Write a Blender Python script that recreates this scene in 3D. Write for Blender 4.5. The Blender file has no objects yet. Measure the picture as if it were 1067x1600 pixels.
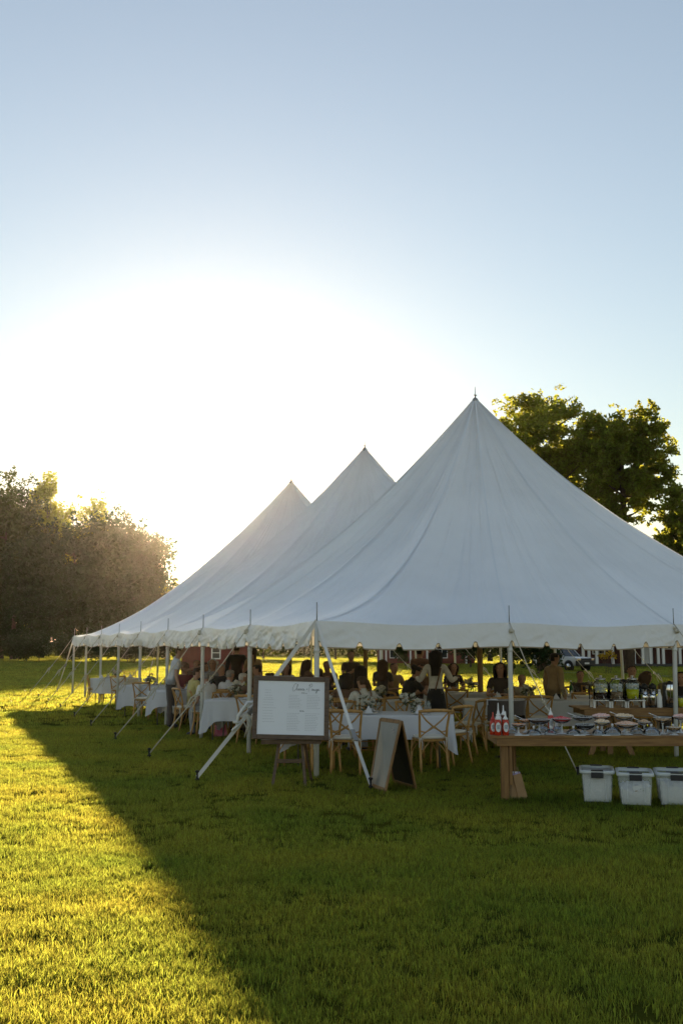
import bpy, bmesh, math, random
import numpy as np
from mathutils import Vector, Matrix, Euler, noise

random.seed(7)
RNG = np.random.default_rng(7)
R = math.radians
scene = bpy.context.scene
COL = scene.collection

# ------------------------------------------------------------------ camera, sky, sun, exposure
FPX, PITCH, CAMH = 1553.9, 0.1328, 1.7625
cam_data = bpy.data.cameras.new('camera')
cam = bpy.data.objects.new('camera', cam_data)
COL.objects.link(cam)
cam.location = (0, 0, CAMH)
cam.rotation_euler = (R(90) + PITCH, 0, 0)
cam_data.sensor_fit = 'HORIZONTAL'
cam_data.sensor_width = 24.0
cam_data.lens = 24.0 * FPX / 1067.0
cam_data.clip_end = 3000
scene.camera = cam

SUN_EL, SUN_AZ = R(10.0), R(-7.05)       # azimuth measured from +Y towards +X
world = bpy.data.worlds.new('World')
scene.world = world
world.use_nodes = True
SKY_S = 0.0655
wn = world.node_tree
wn.nodes.clear()
w_out = wn.nodes.new('ShaderNodeOutputWorld')
w_bg = wn.nodes.new('ShaderNodeBackground')
w_sky = wn.nodes.new('ShaderNodeTexSky')
w_sky.sky_type = 'NISHITA'
w_sky.sun_disc = False
w_sky.sun_elevation = SUN_EL
w_sky.sun_rotation = SUN_AZ
w_sky.altitude = 0
w_sky.air_density = 1.55
w_sky.dust_density = 0.28
w_sky.ozone_density = 3.2
w_bg.inputs['Strength'].default_value = SKY_S
w_hs = wn.nodes.new('ShaderNodeHueSaturation'); w_hs.inputs['Saturation'].default_value = 0.70
wn.links.new(w_sky.outputs[0], w_hs.inputs['Color']); w_tint = wn.nodes.new('ShaderNodeMixRGB'); w_tint.blend_type = 'MULTIPLY'; w_tint.inputs[0].default_value = 1.0; w_tint.inputs[2].default_value = (1.035, 0.985, 0.965, 1)
wn.links.new(w_hs.outputs[0], w_tint.inputs[1]); wn.links.new(w_tint.outputs[0], w_bg.inputs['Color'])
wn.links.new(w_bg.outputs[0], w_out.inputs['Surface'])

sun_data = bpy.data.lights.new('sun', 'SUN')
sun_data.energy = 5.0
sun_data.angle = R(0.6)
sun_data.color = (1.0, 0.79, 0.54)
sun = bpy.data.objects.new('sun', sun_data)
COL.objects.link(sun)
to_sun = Vector((math.sin(SUN_AZ) * math.cos(SUN_EL), math.cos(SUN_AZ) * math.cos(SUN_EL), math.sin(SUN_EL)))
sun.rotation_euler = to_sun.to_track_quat('Z', 'Y').to_euler()
sun.location = to_sun * 60

scene.view_settings.view_transform = 'Standard'
scene.view_settings.look = 'None'
scene.view_settings.gamma = 1.0
scene.view_settings.use_curve_mapping = False
scene.view_settings.exposure = 1.66
scene.cycles.use_denoising = True
scene.cycles.max_bounces = 8
scene.cycles.transparent_max_bounces = 16
scene.cycles.volume_bounces = 0
scene.cycles.sample_clamp_indirect = 6.0

# ------------------------------------------------------------------ measuring helpers
def ray(px, py):
    """direction (x, y, z) through a pixel of the 1067x1600 frame, with y = 1 forward on the ground plane"""
    u, v = (px - 533.5) / FPX, (800 - py) / FPX
    c, s = math.cos(PITCH), math.sin(PITCH)
    x, y, z = u, c - v * s, s + v * c
    return x / y, z / y
def G(px, py):
    x, z = ray(px, py)
    d = -CAMH / z
    return Vector((x * d, d, 0))
def D(px, d, z=0.0):
    """point at depth d under pixel column px (column taken at the horizon)"""
    x, _ = ray(px, 1007)
    return Vector((x * d, d, z))
def Z(py, d):
    return CAMH + ray(533, py)[1] * d

# ------------------------------------------------------------------ materials
def mat(name, color, rough=0.6, metal=0.0, var=0.0, scale=8.0, bump=0.0, bscale=None, col2=None,
        transmission=0.0, ior=1.45, sheen=0.0, translucent=None, stretch=None, detail=3.0, spec=0.5, alpha=1.0, emit=0.0):
    m = bpy.data.materials.new(name)
    m.use_nodes = True
    nt = m.node_tree
    b = nt.nodes['Principled BSDF']
    out = nt.nodes['Material Output']
    b.inputs['Base Color'].default_value = (*color, 1)
    b.inputs['Roughness'].default_value = rough
    b.inputs['Metallic'].default_value = metal
    b.inputs['IOR'].default_value = ior
    b.inputs['Specular IOR Level'].default_value = spec
    if transmission: b.inputs['Transmission Weight'].default_value = transmission
    if sheen: b.inputs['Sheen Weight'].default_value = sheen
    if alpha < 1: b.inputs['Alpha'].default_value = alpha
    if emit:
        b.inputs['Emission Color'].default_value = (*color, 1); b.inputs['Emission Strength'].default_value = emit
    tc = mp = None
    if var or bump or col2:
        tc = nt.nodes.new('ShaderNodeTexCoord'); mp = nt.nodes.new('ShaderNodeMapping')
        nt.links.new(tc.outputs['Object'], mp.inputs['Vector'])
        if stretch: mp.inputs['Scale'].default_value = stretch
    if var or col2:
        n = nt.nodes.new('ShaderNodeTexNoise'); n.inputs['Scale'].default_value = scale; n.inputs['Detail'].default_value = detail
        nt.links.new(mp.outputs[0], n.inputs['Vector'])
        r = nt.nodes.new('ShaderNodeValToRGB')
        c2 = col2 or tuple(min(1, c * (1 + var)) for c in color)
        c1 = color if col2 else tuple(c * (1 - var) for c in color)
        r.color_ramp.elements[0].position = 0.3; r.color_ramp.elements[0].color = (*c1, 1)
        r.color_ramp.elements[1].position = 0.7; r.color_ramp.elements[1].color = (*c2, 1)
        nt.links.new(n.outputs['Fac'], r.inputs['Fac'])
        nt.links.new(r.outputs[0], b.inputs['Base Color'])
        csock = r.outputs[0]
    else:
        csock = None
    if bump:
        n2 = nt.nodes.new('ShaderNodeTexNoise'); n2.inputs['Scale'].default_value = bscale or scale * 3; n2.inputs['Detail'].default_value = 4
        nt.links.new(mp.outputs[0], n2.inputs['Vector'])
        bp = nt.nodes.new('ShaderNodeBump'); bp.inputs['Strength'].default_value = 1.0; bp.inputs['Distance'].default_value = bump
        nt.links.new(n2.outputs['Fac'], bp.inputs['Height']); nt.links.new(bp.outputs[0], b.inputs['Normal'])
    if translucent:
        t = nt.nodes.new('ShaderNodeBsdfTranslucent'); t.inputs['Color'].default_value = (*translucent[0], 1)
        mx = nt.nodes.new('ShaderNodeMixShader'); mx.inputs[0].default_value = translucent[1]
        nt.links.new(b.outputs[0], mx.inputs[1]); nt.links.new(t.outputs[0], mx.inputs[2]); nt.links.new(mx.outputs[0], out.inputs['Surface'])
    return m

M = {}
M['canvas'] = mat('canvas', (0.91, 0.93, 0.95), rough=0.38, var=0.055, scale=0.7, bump=0.014, bscale=2.2, translucent=((0.92, 0.88, 0.80), 0.10))
nt_ = M['canvas'].node_tree; uv_ = nt_.nodes.new('ShaderNodeTexCoord'); mp_ = nt_.nodes.new('ShaderNodeMapping'); mp_.inputs['Scale'].default_value = (13, 1.6, 1)
nz_ = nt_.nodes.new('ShaderNodeTexNoise'); nz_.inputs['Scale'].default_value = 1.0; nz_.inputs['Detail'].default_value = 5; nz_.inputs['Distortion'].default_value = .4
bp_ = nt_.nodes.new('ShaderNodeBump'); bp_.inputs['Distance'].default_value = 0.09; bp_.inputs['Strength'].default_value = .8
nt_.links.new(uv_.outputs['UV'], mp_.inputs['Vector']); nt_.links.new(mp_.outputs[0], nz_.inputs['Vector']); nt_.links.new(nz_.outputs['Fac'], bp_.inputs['Height'])
old_ = nt_.nodes['Bump'] if 'Bump' in nt_.nodes else None
if old_: nt_.links.new(bp_.outputs[0], old_.inputs['Normal'])
M['seam'] = mat('seam', (0.86, 0.895, 0.925), rough=0.5, translucent=((0.8, 0.76, 0.7), 0.1))
M['valance'] = mat('valance', (0.88, 0.88, 0.87), rough=0.35, bump=0.03, bscale=5.0, translucent=((0.90, 0.80, 0.66), 0.10))
M['hem'] = mat('hem', (0.34, 0.27, 0.17), rough=0.7)
M['white_pole'] = mat('white_pole', (0.72, 0.72, 0.70), rough=0.35, var=0.06, scale=6)
M['steel'] = mat('steel', (0.35, 0.34, 0.32), rough=0.4, metal=0.8)
M['iron'] = mat('iron', (0.03, 0.028, 0.025), rough=0.6, metal=0.5, var=0.3)
M['pole_wood'] = mat('pole_wood', (0.36, 0.24, 0.11), rough=0.5, var=0.25, scale=3, stretch=(6, 6, 0.5))
M['rope'] = mat('rope', (0.58, 0.53, 0.42), rough=0.9, var=0.15, scale=40, bump=0.003, bscale=120)
M['webbing'] = mat('webbing', (0.74, 0.73, 0.70), rough=0.7, bump=0.001, bscale=200)
M['chair_wood'] = mat('chair_wood', (0.46, 0.25, 0.075), rough=0.45, var=0.2, scale=4, stretch=(4, 4, 1))
M['cushion'] = mat('cushion', (0.68, 0.63, 0.54), rough=0.9, bump=0.003, bscale=40, sheen=0.3)
M['cloth'] = mat('cloth', (0.74, 0.74, 0.78), rough=0.8, bump=0.004, bscale=9, sheen=0.2, translucent=((0.7, 0.7, 0.72), 0.15))
M['farm_wood'] = mat('farm_wood', (0.18, 0.088, 0.028), rough=0.55, col2=(0.33, 0.18, 0.060), scale=2.5, stretch=(1.2, 14, 14), bump=0.002, bscale=10)
M['farm_wood_v'] = mat('farm_wood_v', (0.16, 0.078, 0.024), rough=0.55, col2=(0.28, 0.15, 0.050), scale=2.5, stretch=(14, 14, 1.2), bump=0.002, bscale=10)
M['dark_wood'] = mat('dark_wood', (0.065, 0.036, 0.018), rough=0.5, col2=(0.14, 0.085, 0.045), scale=4, stretch=(2, 12, 12), bump=0.002)
M['board_paper'] = mat('board_paper', (0.80, 0.81, 0.84), rough=0.5)
M['ink'] = mat('ink', (0.16, 0.16, 0.17), rough=0.7)
M['ink_pale'] = mat('ink_pale', (0.52, 0.53, 0.56), rough=0.7)
M['chalkboard'] = mat('chalkboard', (0.012, 0.012, 0.012), rough=0.5, var=0.3)
M['chalkboard_sky_sheen'] = mat('chalkboard_sky_sheen', (0.20, 0.20, 0.185), rough=0.35, var=0.12, scale=3, stretch=(3, 1, 1))  # black board greyed: sky reflection put into the base colour
M['chalk'] = mat('chalk', (0.5, 0.42, 0.4), rough=0.9)
M['red_board'] = mat('red_board', (0.20, 0.055, 0.035), rough=0.8, var=0.15, scale=2)
M['maroon_board'] = mat('maroon_board', (0.085, 0.030, 0.022), rough=0.8, var=0.15, scale=2)
M['white_trim'] = mat('white_trim', (0.75, 0.74, 0.70), rough=0.5)
M['roof'] = mat('roof', (0.07, 0.065, 0.06), rough=0.9, var=0.2, scale=3)
M['dark_glass'] = mat('dark_glass', (0.02, 0.025, 0.03), rough=0.08, spec=0.8)
M['asphalt'] = mat('asphalt', (0.20, 0.19, 0.17), rough=0.9, var=0.12, scale=3)
M['bark'] = mat('bark', (0.10, 0.07, 0.045), rough=0.95, var=0.3, scale=5, bump=0.03, bscale=12)
M['car_paint'] = mat('car_paint', (0.72, 0.73, 0.74), rough=0.22, spec=0.7)
M['car_dark'] = mat('car_dark', (0.025, 0.024, 0.024), rough=0.5)
M['tyre'] = mat('tyre', (0.015, 0.015, 0.015), rough=0.9)
M['clear_plastic'] = mat('clear_plastic', (0.80, 0.84, 0.83), rough=0.3, alpha=0.20)
M['bin_rim'] = mat('bin_rim', (0.80, 0.83, 0.82), rough=0.35, translucent=((0.8, 0.85, 0.85), 0.3))
M['latch'] = mat('latch', (0.02, 0.022, 0.028), rough=0.4)
M['bag_white'] = mat('bag_white', (0.86, 0.86, 0.85), rough=0.5, bump=0.02, bscale=14, translucent=((0.7, 0.7, 0.7), 0.3))
M['kraft'] = mat('kraft', (0.36, 0.22, 0.11), rough=0.85, var=0.1)
M['plastic_white'] = mat('plastic_white', (0.82, 0.82, 0.80), rough=0.35)
M['chrome'] = mat('chrome', (0.72, 0.72, 0.72), rough=0.16, metal=1.0)
M['black_plastic'] = mat('black_plastic', (0.015, 0.015, 0.015), rough=0.35)
def glassmat(name, tint, refl=.35, add=.05, rough=.05):
    m = bpy.data.materials.new(name); m.use_nodes = True; nt = m.node_tree; nt.nodes.clear()
    o = nt.nodes.new('ShaderNodeOutputMaterial'); t = nt.nodes.new('ShaderNodeBsdfTransparent'); g = nt.nodes.new('ShaderNodeBsdfGlossy')
    t.inputs[0].default_value = (*tint, 1); g.inputs['Roughness'].default_value = rough
    lw = nt.nodes.new('ShaderNodeLayerWeight'); lw.inputs['Blend'].default_value = refl
    ma = nt.nodes.new('ShaderNodeMath'); ma.operation = 'ADD'; ma.use_clamp = True; ma.inputs[1].default_value = add
    nt.links.new(lw.outputs['Fresnel'], ma.inputs[0])
    mx = nt.nodes.new('ShaderNodeMixShader'); nt.links.new(ma.outputs[0], mx.inputs[0]); nt.links.new(t.outputs[0], mx.inputs[1]); nt.links.new(g.outputs[0], mx.inputs[2])
    nt.links.new(mx.outputs[0], o.inputs['Surface'])
    return m
M['glass'] = glassmat('glass', (.95, .97, .97), .14, .03)
def leafmat(name, c, t, w=0.45, rough=0.55, var=0.35):
    m = mat(name, c, rough=rough, translucent=(t, w), spec=0.25)
    nt = m.node_tree
    b = nt.nodes['Principled BSDF']; tr = nt.nodes['Translucent BSDF']
    info = nt.nodes.new('ShaderNodeNewGeometry')
    hs = nt.nodes.new('ShaderNodeHueSaturation'); hs.inputs['Color'].default_value = (*c, 1)
    hs2 = nt.nodes.new('ShaderNodeHueSaturation'); hs2.inputs['Color'].default_value = (*t, 1)
    mr = nt.nodes.new('ShaderNodeMapRange'); mr.inputs['To Min'].default_value = 1 - var; mr.inputs['To Max'].default_value = 1 + var
    mh = nt.nodes.new('ShaderNodeMapRange'); mh.inputs['To Min'].default_value = 0.48; mh.inputs['To Max'].default_value = 0.52
    nt.links.new(info.outputs['Random Per Island'], mr.inputs['Value']); nt.links.new(info.outputs['Random Per Island'], mh.inputs['Value'])
    for h, s in ((hs, b.inputs['Base Color']), (hs2, tr.inputs['Color'])):
        nt.links.new(mr.outputs[0], h.inputs['Value']); nt.links.new(mh.outputs[0], h.inputs['Hue']); nt.links.new(h.outputs[0], s)
    return m
M['grass'] = leafmat('grass', (0.021, 0.076, 0.008), (0.58, 0.55, 0.070), 0.55, rough=0.4, var=.55)
def patchy(m):
    nt = m.node_tree; g = nt.nodes.new('ShaderNodeNewGeometry'); n = nt.nodes.new('ShaderNodeTexNoise'); n.inputs['Scale'].default_value = 0.55; n.inputs['Detail'].default_value = 4
    nt.links.new(g.outputs['Position'], n.inputs['Vector'])
    r = nt.nodes.new('ShaderNodeValToRGB'); r.color_ramp.elements[0].position = .34; r.color_ramp.elements[0].color = (.70, .84, .8, 1); r.color_ramp.elements[1].position = .66; r.color_ramp.elements[1].color = (1.22, 1.08, 1.05, 1)
    nt.links.new(n.outputs['Fac'], r.inputs['Fac'])
    for s in (nt.nodes['Principled BSDF'].inputs['Base Color'], nt.nodes['Translucent BSDF'].inputs['Color']):
        src = s.links[0].from_socket; mx = nt.nodes.new('ShaderNodeMixRGB'); mx.blend_type = 'MULTIPLY'; mx.inputs[0].default_value = 1.0
        nt.links.new(src, mx.inputs[1]); nt.links.new(r.outputs[0], mx.inputs[2]); nt.links.new(mx.outputs[0], s)
patchy(M['grass'])
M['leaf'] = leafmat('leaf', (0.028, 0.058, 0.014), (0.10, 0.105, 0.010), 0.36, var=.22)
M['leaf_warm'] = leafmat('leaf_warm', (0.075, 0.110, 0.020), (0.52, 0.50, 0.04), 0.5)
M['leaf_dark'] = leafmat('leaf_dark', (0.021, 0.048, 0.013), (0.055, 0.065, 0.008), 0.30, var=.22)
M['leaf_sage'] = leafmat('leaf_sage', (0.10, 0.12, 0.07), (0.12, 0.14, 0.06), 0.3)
M['petal_white'] = mat('petal_white', (0.72, 0.70, 0.62), rough=0.7, translucent=((0.8, 0.75, 0.6), 0.35))
M['petal_yellow'] = mat('petal_yellow', (0.55, 0.36, 0.02), rough=0.7, translucent=((0.8, 0.6, 0.05), 0.4))

# ------------------------------------------------------------------ mesh helpers
class MB:
    def __init__(self): self.v = []; self.f = []; self.mi = []; self.sm = []
    def add(self, vs, fs, m=0, smooth=True):
        o = len(self.v)
        self.v += [tuple(p) for p in vs]
        self.f += [tuple(i + o for i in f) for f in fs]
        self.mi += [m] * len(fs); self.sm += [smooth] * len(fs)
        return self
    def box(self, c, s, rot=None, m=0, taper=1.0):
        hx, hy, hz = s[0] / 2, s[1] / 2, s[2] / 2
        P = []
        for z, k in ((-hz, 1.0), (hz, taper)):
            for x, y in ((-hx, -hy), (hx, -hy), (hx, hy), (-hx, hy)):
                p = Vector((x * k, y * k, z))
                if rot is not None: p = rot @ p
                P.append(p + Vector(c))
        return self.add(P, [(3, 2, 1, 0), (4, 5, 6, 7), (0, 1, 5, 4), (1, 2, 6, 5), (2, 3, 7, 6), (3, 0, 4, 7)], m, False)
    def beam(self, a, b, w, t, m=0, up=(0, 0, 1)):
        a = Vector(a); b = Vector(b); d = (b - a); L = d.length; d.normalize()
        u = Vector(up)
        if abs(d.dot(u)) > 0.98: u = Vector((0, 1, 0))
        x = d.cross(u).normalized(); y = x.cross(d)
        rot = Matrix((x, y, d)).transposed()
        return self.box((a + b) / 2, (w, t, L), rot, m)
    def tube(self, pts, rad, n=8, m=0, caps=True):
        pts = [Vector(p) for p in pts]
        if not hasattr(rad, '__len__'): rad = [rad] * len(pts)
        vs, fs = [], []
        prev = None
        for i, p in enumerate(pts):
            t = (pts[min(i + 1, len(pts) - 1)] - pts[max(i - 1, 0)])
            t = t.normalized() if t.length > 1e-9 else Vector((0, 0, 1))
            if prev is None:
                a = t.orthogonal().normalized()
            else:
                a = (prev - t * prev.dot(t))
                a = a.normalized() if a.length > 1e-6 else t.orthogonal().normalized()
            prev = a; b = t.cross(a)
            for k in range(n):
                an = 2 * math.pi * k / n
                vs.append(p + (a * math.cos(an) + b * math.sin(an)) * rad[i])
        for i in range(len(pts) - 1):
            for k in range(n):
                fs.append((i * n + k, i * n + (k + 1) % n, (i + 1) * n + (k + 1) % n, (i + 1) * n + k))
        if caps:
            fs.append(tuple(range(n - 1, -1, -1))); o = (len(pts) - 1) * n; fs.append(tuple(o + k for k in range(n)))
        return self.add(vs, fs, m)
    def lathe(self, prof, n=16, c=(0, 0, 0), m=0, sx=1.0, sy=1.0):
        vs, fs = [], []
        for r, z in prof:
            for k in range(n):
                an = 2 * math.pi * k / n
                vs.append((c[0] + r * sx * math.cos(an), c[1] + r * sy * math.sin(an), c[2] + z))
        for i in range(len(prof) - 1):
            for k in range(n):
                fs.append((i * n + k, i * n + (k + 1) % n, (i + 1) * n + (k + 1) % n, (i + 1) * n + k))
        fs.append(tuple(range(n - 1, -1, -1))); o = (len(prof) - 1) * n; fs.append(tuple(o + k for k in range(n)))
        return self.add(vs, fs, m)
    def sphere(self, c, r, n=10, k=6, m=0, sx=1, sy=1, sz=1, jit=0.0):
        prof = [(max(1e-4, r * math.sin(math.pi * i / k)), -r * sz * math.cos(math.pi * i / k)) for i in range(k + 1)]
        o = len(self.v); self.lathe(prof, n, c, m, sx, sy)
        if jit:
            for i in range(o, len(self.v)):
                p = Vector(self.v[i]); q = noise.noise_vector(p * (1.2 / r)); self.v[i] = tuple(p + q * jit * r)
        return self
    def build(self, name, mats, parent=None, label=None, bevel=0.0, loc=None):
        me = bpy.data.meshes.new(name)
        me.from_pydata(self.v, [], self.f)
        ml = mats if isinstance(mats, (list, tuple)) else [mats]
        for x in ml: me.materials.append(x)
        me.polygons.foreach_set('material_index', self.mi)
        me.polygons.foreach_set('use_smooth', self.sm)
        me.update()
        o = bpy.data.objects.new(name, me)
        COL.objects.link(o)
        if parent is not None: o.parent = parent
        if loc is not None: o.location = loc
        if label: o['label'] = label
        if bevel:
            b = o.modifiers.new('bevel', 'BEVEL'); b.width = bevel; b.segments = 2; b.limit_method = 'ANGLE'
        return o

def np_mesh(name, V, F, material, parent=None, smooth=False, uv=None):
    """V (n,3), F (m,k) arrays -> object"""
    me = bpy.data.meshes.new(name)
    n, (m, k) = len(V), F.shape
    me.vertices.add(n); me.vertices.foreach_set('co', np.ascontiguousarray(V, dtype=np.float32).ravel())
    me.loops.add(m * k); me.loops.foreach_set('vertex_index', np.ascontiguousarray(F, dtype=np.int32).ravel())
    me.polygons.add(m); me.polygons.foreach_set('loop_start', np.arange(0, m * k, k, dtype=np.int32))
    me.polygons.foreach_set('loop_total', np.full(m, k, dtype=np.int32))
    if smooth: me.polygons.foreach_set('use_smooth', np.ones(m, dtype=bool))
    if uv is not None:
        l = me.uv_layers.new(name='uv'); l.data.foreach_set('uv', np.ascontiguousarray(uv[F.ravel()], dtype=np.float32).ravel())
    me.materials.append(material)
    me.update(calc_edges=True)
    o = bpy.data.objects.new(name, me); COL.objects.link(o)
    if parent is not None: o.parent = parent
    return o

def tag(o, label=None, cat=None, group=None, kind=None):
    if label: o['label'] = label
    if cat: o['category'] = cat
    if group: o['group'] = group
    if kind: o['kind'] = kind
    return o
def thing(name, label, cat, loc=(0, 0, 0), rz=0.0, group=None):
    o = bpy.data.objects.new(name, None); COL.objects.link(o)
    o.empty_display_size = 0.2
    o.location = loc; o.rotation_euler = (0, 0, rz)
    return tag(o, label, cat, group)
KIDS = {}
def kids(o): return [c for c in bpy.data.objects if c.parent is o]
def proto_tree(o):
    return (o, [proto_tree(c) for c in kids(o)])
def dup(tree, loc=None, rz=None, label=None, group=None, parent=None, scale=None):
    o, ch = tree
    c = o.copy(); COL.objects.link(c)
    if parent is not None: c.parent = parent
    if loc is not None: c.location = loc
    if rz is not None: c.rotation_euler = (c.rotation_euler[0], c.rotation_euler[1], rz)
    if label: c['label'] = label
    if group: c['group'] = group
    if scale: c.scale = (scale,) * 3
    for t in ch: dup(t, parent=c)
    return c

# ------------------------------------------------------------------ ground
def ground_mat():
    m = bpy.data.materials.new('lawn'); m.use_nodes = True; nt = m.node_tree
    b = nt.nodes['Principled BSDF']; b.inputs['Roughness'].default_value = 0.9; b.inputs['Specular IOR Level'].default_value = 0.0
    tc = nt.nodes.new('ShaderNodeTexCoord')
    n1 = nt.nodes.new('ShaderNodeTexNoise'); n1.inputs['Scale'].default_value = 0.35; n1.inputs['Detail'].default_value = 5
    n2 = nt.nodes.new('ShaderNodeTexNoise'); n2.inputs['Scale'].default_value = 14; n2.inputs['Detail'].default_value = 6
    nt.links.new(tc.outputs['Object'], n1.inputs['Vector']); nt.links.new(tc.outputs['Object'], n2.inputs['Vector'])
    # mower stripes across the far lawn
    wv = nt.nodes.new('ShaderNodeTexWave'); wv.wave_type = 'BANDS'; wv.bands_direction = 'Y'
    wv.inputs['Scale'].default_value = 0.045; wv.inputs['Distortion'].default_value = 0.6
    nt.links.new(tc.outputs['Object'], wv.inputs['Vector'])
    r = nt.nodes.new('ShaderNodeValToRGB')
    r.color_ramp.elements[0].position = 0.30; r.color_ramp.elements[0].color = (0.045, 0.056, 0.010, 1)
    r.color_ramp.elements[1].position = 0.70; r.color_ramp.elements[1].color = (0.085, 0.085, 0.010, 1)
    mx = nt.nodes.new('ShaderNodeMath'); mx.operation = 'MULTIPLY_ADD'; mx.inputs[1].default_value = 0.5
    a2 = nt.nodes.new('ShaderNodeMath'); a2.operation = 'MULTIPLY'; a2.inputs[1].default_value = 0.35
    a3 = nt.nodes.new('ShaderNodeMath'); a3.operation = 'MULTIPLY_ADD'; a3.inputs[1].default_value = 0.22
    nt.links.new(n2.outputs['Fac'], a2.inputs[0]); nt.links.new(n1.outputs['Fac'], mx.inputs[0]); nt.links.new(a2.outputs[0], mx.inputs[2])
    nt.links.new(wv.outputs['Fac'], a3.inputs[0]); nt.links.new(mx.outputs[0], a3.inputs[2])
    nt.links.new(a3.outputs[0], r.inputs['Fac']); nt.links.new(r.outputs[0], b.inputs['Base Color'])
    bp = nt.nodes.new('ShaderNodeBump'); bp.inputs['Distance'].default_value = 0.09; nt.links.new(n2.outputs['Fac'], bp.inputs['Height'])
    nt.links.new(bp.outputs[0], b.inputs['Normal'])
    return m
M['lawn'] = ground_mat()
gm = MB()
xs = [-900, -200, -60, -20, -8, 0, 8, 20, 60, 200, 900]; ys = [-60, -10, 0, 6, 12, 20, 40, 80, 160, 400, 1500]
gm.add([(x, y, 0) for y in ys for x in xs], [(j * 11 + i, j * 11 + i + 1, (j + 1) * 11 + i + 1, (j + 1) * 11 + i) for j in range(10) for i in range(10)])
tag(gm.build('lawn', M['lawn']), 'wide mown lawn under and around the tent', kind='structure')

# grass blades: tufts instanced on points (nobody could count them)
def tuft_mesh(i, nb, rad, hmin, hmax, w):
    rg = np.random.default_rng(100 + i)
    V, F = [], []
    for b in range(nb):
        a = rg.uniform(0, 2 * math.pi); r = rad * math.sqrt(rg.uniform(0, 1))
        x, y = r * math.cos(a), r * math.sin(a)
        h = rg.uniform(hmin, hmax); la = rg.uniform(0, 2 * math.pi); lean = rg.uniform(0.1, 0.75) * h
        fa = rg.uniform(0, math.pi); wx, wy = w * math.cos(fa) / 2, w * math.sin(fa) / 2
        o = len(V)
        lx, ly = lean * math.cos(la), lean * math.sin(la)
        V += [(x - wx, y - wy, -0.01), (x + wx, y + wy, -0.01),
              (x + lx * .35 - wx * .85, y + ly * .35 - wy * .85, h * .6), (x + lx * .35 + wx * .85, y + ly * .35 + wy * .85, h * .6),
              (x + lx, y + ly, h)]
        F += [(o, o + 1, o + 3, o + 2), (o + 2, o + 3, o + 4)]
    me = bpy.data.meshes.new('grass_tuft'); me.from_pydata(V, [], F); me.materials.append(M['grass'])
    me.polygons.foreach_set('use_smooth', [True] * len(F))
    return bpy.data.objects.new('grass_tuft', me)
tcol = bpy.data.collections.new('tufts')
for i in range(5): tcol.objects.link(tuft_mesh(i, 100, 0.11, 0.016, 0.048, 0.0034))
tcol2 = bpy.data.collections.new('tufts_far')
for i in range(4): tcol2.objects.link(tuft_mesh(20 + i, 110, 0.28, 0.025, 0.055, 0.008))
def grass_points(name, d1, d2, per, col, smin, smax, wide=0.50):
    area_n = int(per * (wide * (d2 * d2 - d1 * d1) + 6.4 * (d2 - d1)))
    d = np.sqrt(RNG.uniform(d1 * d1, d2 * d2, area_n)); x = RNG.uniform(-1, 1, area_n) * (wide * d + 3.2)
    P = np.stack([x, d, np.zeros(area_n)], 1).astype(np.float32)
    me = bpy.data.meshes.new(name); me.vertices.add(area_n); me.vertices.foreach_set('co', P.ravel())
    nz = np.array([noise.noise(Vector((a * 0.9, b * 0.9, 3.1))) + 0.6 * noise.noise(Vector((a * 2.9, b * 2.9, 9.1))) for a, b in zip(P[:, 0], P[:, 1])])
    sc = RNG.uniform(smin, smax, area_n) * (1 + 0.28 * nz)
    a1 = me.attributes.new('sc', 'FLOAT', 'POINT'); a1.data.foreach_set('value', sc.astype(np.float32))
    a2 = me.attributes.new('rot', 'FLOAT_VECTOR', 'POINT')
    rot = np.stack([RNG.uniform(-.15, .15, area_n), RNG.uniform(-.15, .15, area_n), RNG.uniform(0, 6.28, area_n)], 1).astype(np.float32)
    a2.data.foreach_set('vector', rot.ravel())
    o = bpy.data.objects.new(name, me); COL.objects.link(o)
    ng = bpy.data.node_groups.new(name, 'GeometryNodeTree')
    ng.interface.new_socket('Geometry', in_out='INPUT', socket_type='NodeSocketGeometry')
    ng.interface.new_socket('Geometry', in_out='OUTPUT', socket_type='NodeSocketGeometry')
    gi = ng.nodes.new('NodeGroupInput'); go = ng.nodes.new('NodeGroupOutput')
    iop = ng.nodes.new('GeometryNodeInstanceOnPoints'); ci = ng.nodes.new('GeometryNodeCollectionInfo')
    ci.inputs['Collection'].default_value = col; ci.inputs['Separate Children'].default_value = True; ci.inputs['Reset Children'].default_value = True
    iop.inputs['Pick Instance'].default_value = True
    def attr(n, t):
        a = ng.nodes.new('GeometryNodeInputNamedAttribute'); a.data_type = t; a.inputs['Name'].default_value = n; return a.outputs[0]
    ng.links.new(gi.outputs[0], iop.inputs['Points']); ng.links.new(ci.outputs[0], iop.inputs['Instance'])
    ng.links.new(attr('sc', 'FLOAT'), iop.inputs['Scale']); ng.links.new(attr('rot', 'FLOAT_VECTOR'), iop.inputs['Rotation'])
    ng.links.new(iop.outputs[0], go.inputs[0])
    md = o.modifiers.new('scatter', 'NODES'); md.node_group = ng
    tag(o, 'short lush grass blades covering the lawn', 'grass', kind='stuff')
    return o
grass_points('grass_near', 1.5, 9, 130, tcol, 0.8, 1.2)
grass_points('grass_mid', 9, 22, 70, tcol, 0.9, 1.25, 0.46)
grass_points('grass_far', 22, 60, 9, tcol2, 0.9, 1.4, 0.44)
grass_points('grass_distant', 60, 150, 2.6, tcol2, 1.3, 2.0, 0.44)

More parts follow.
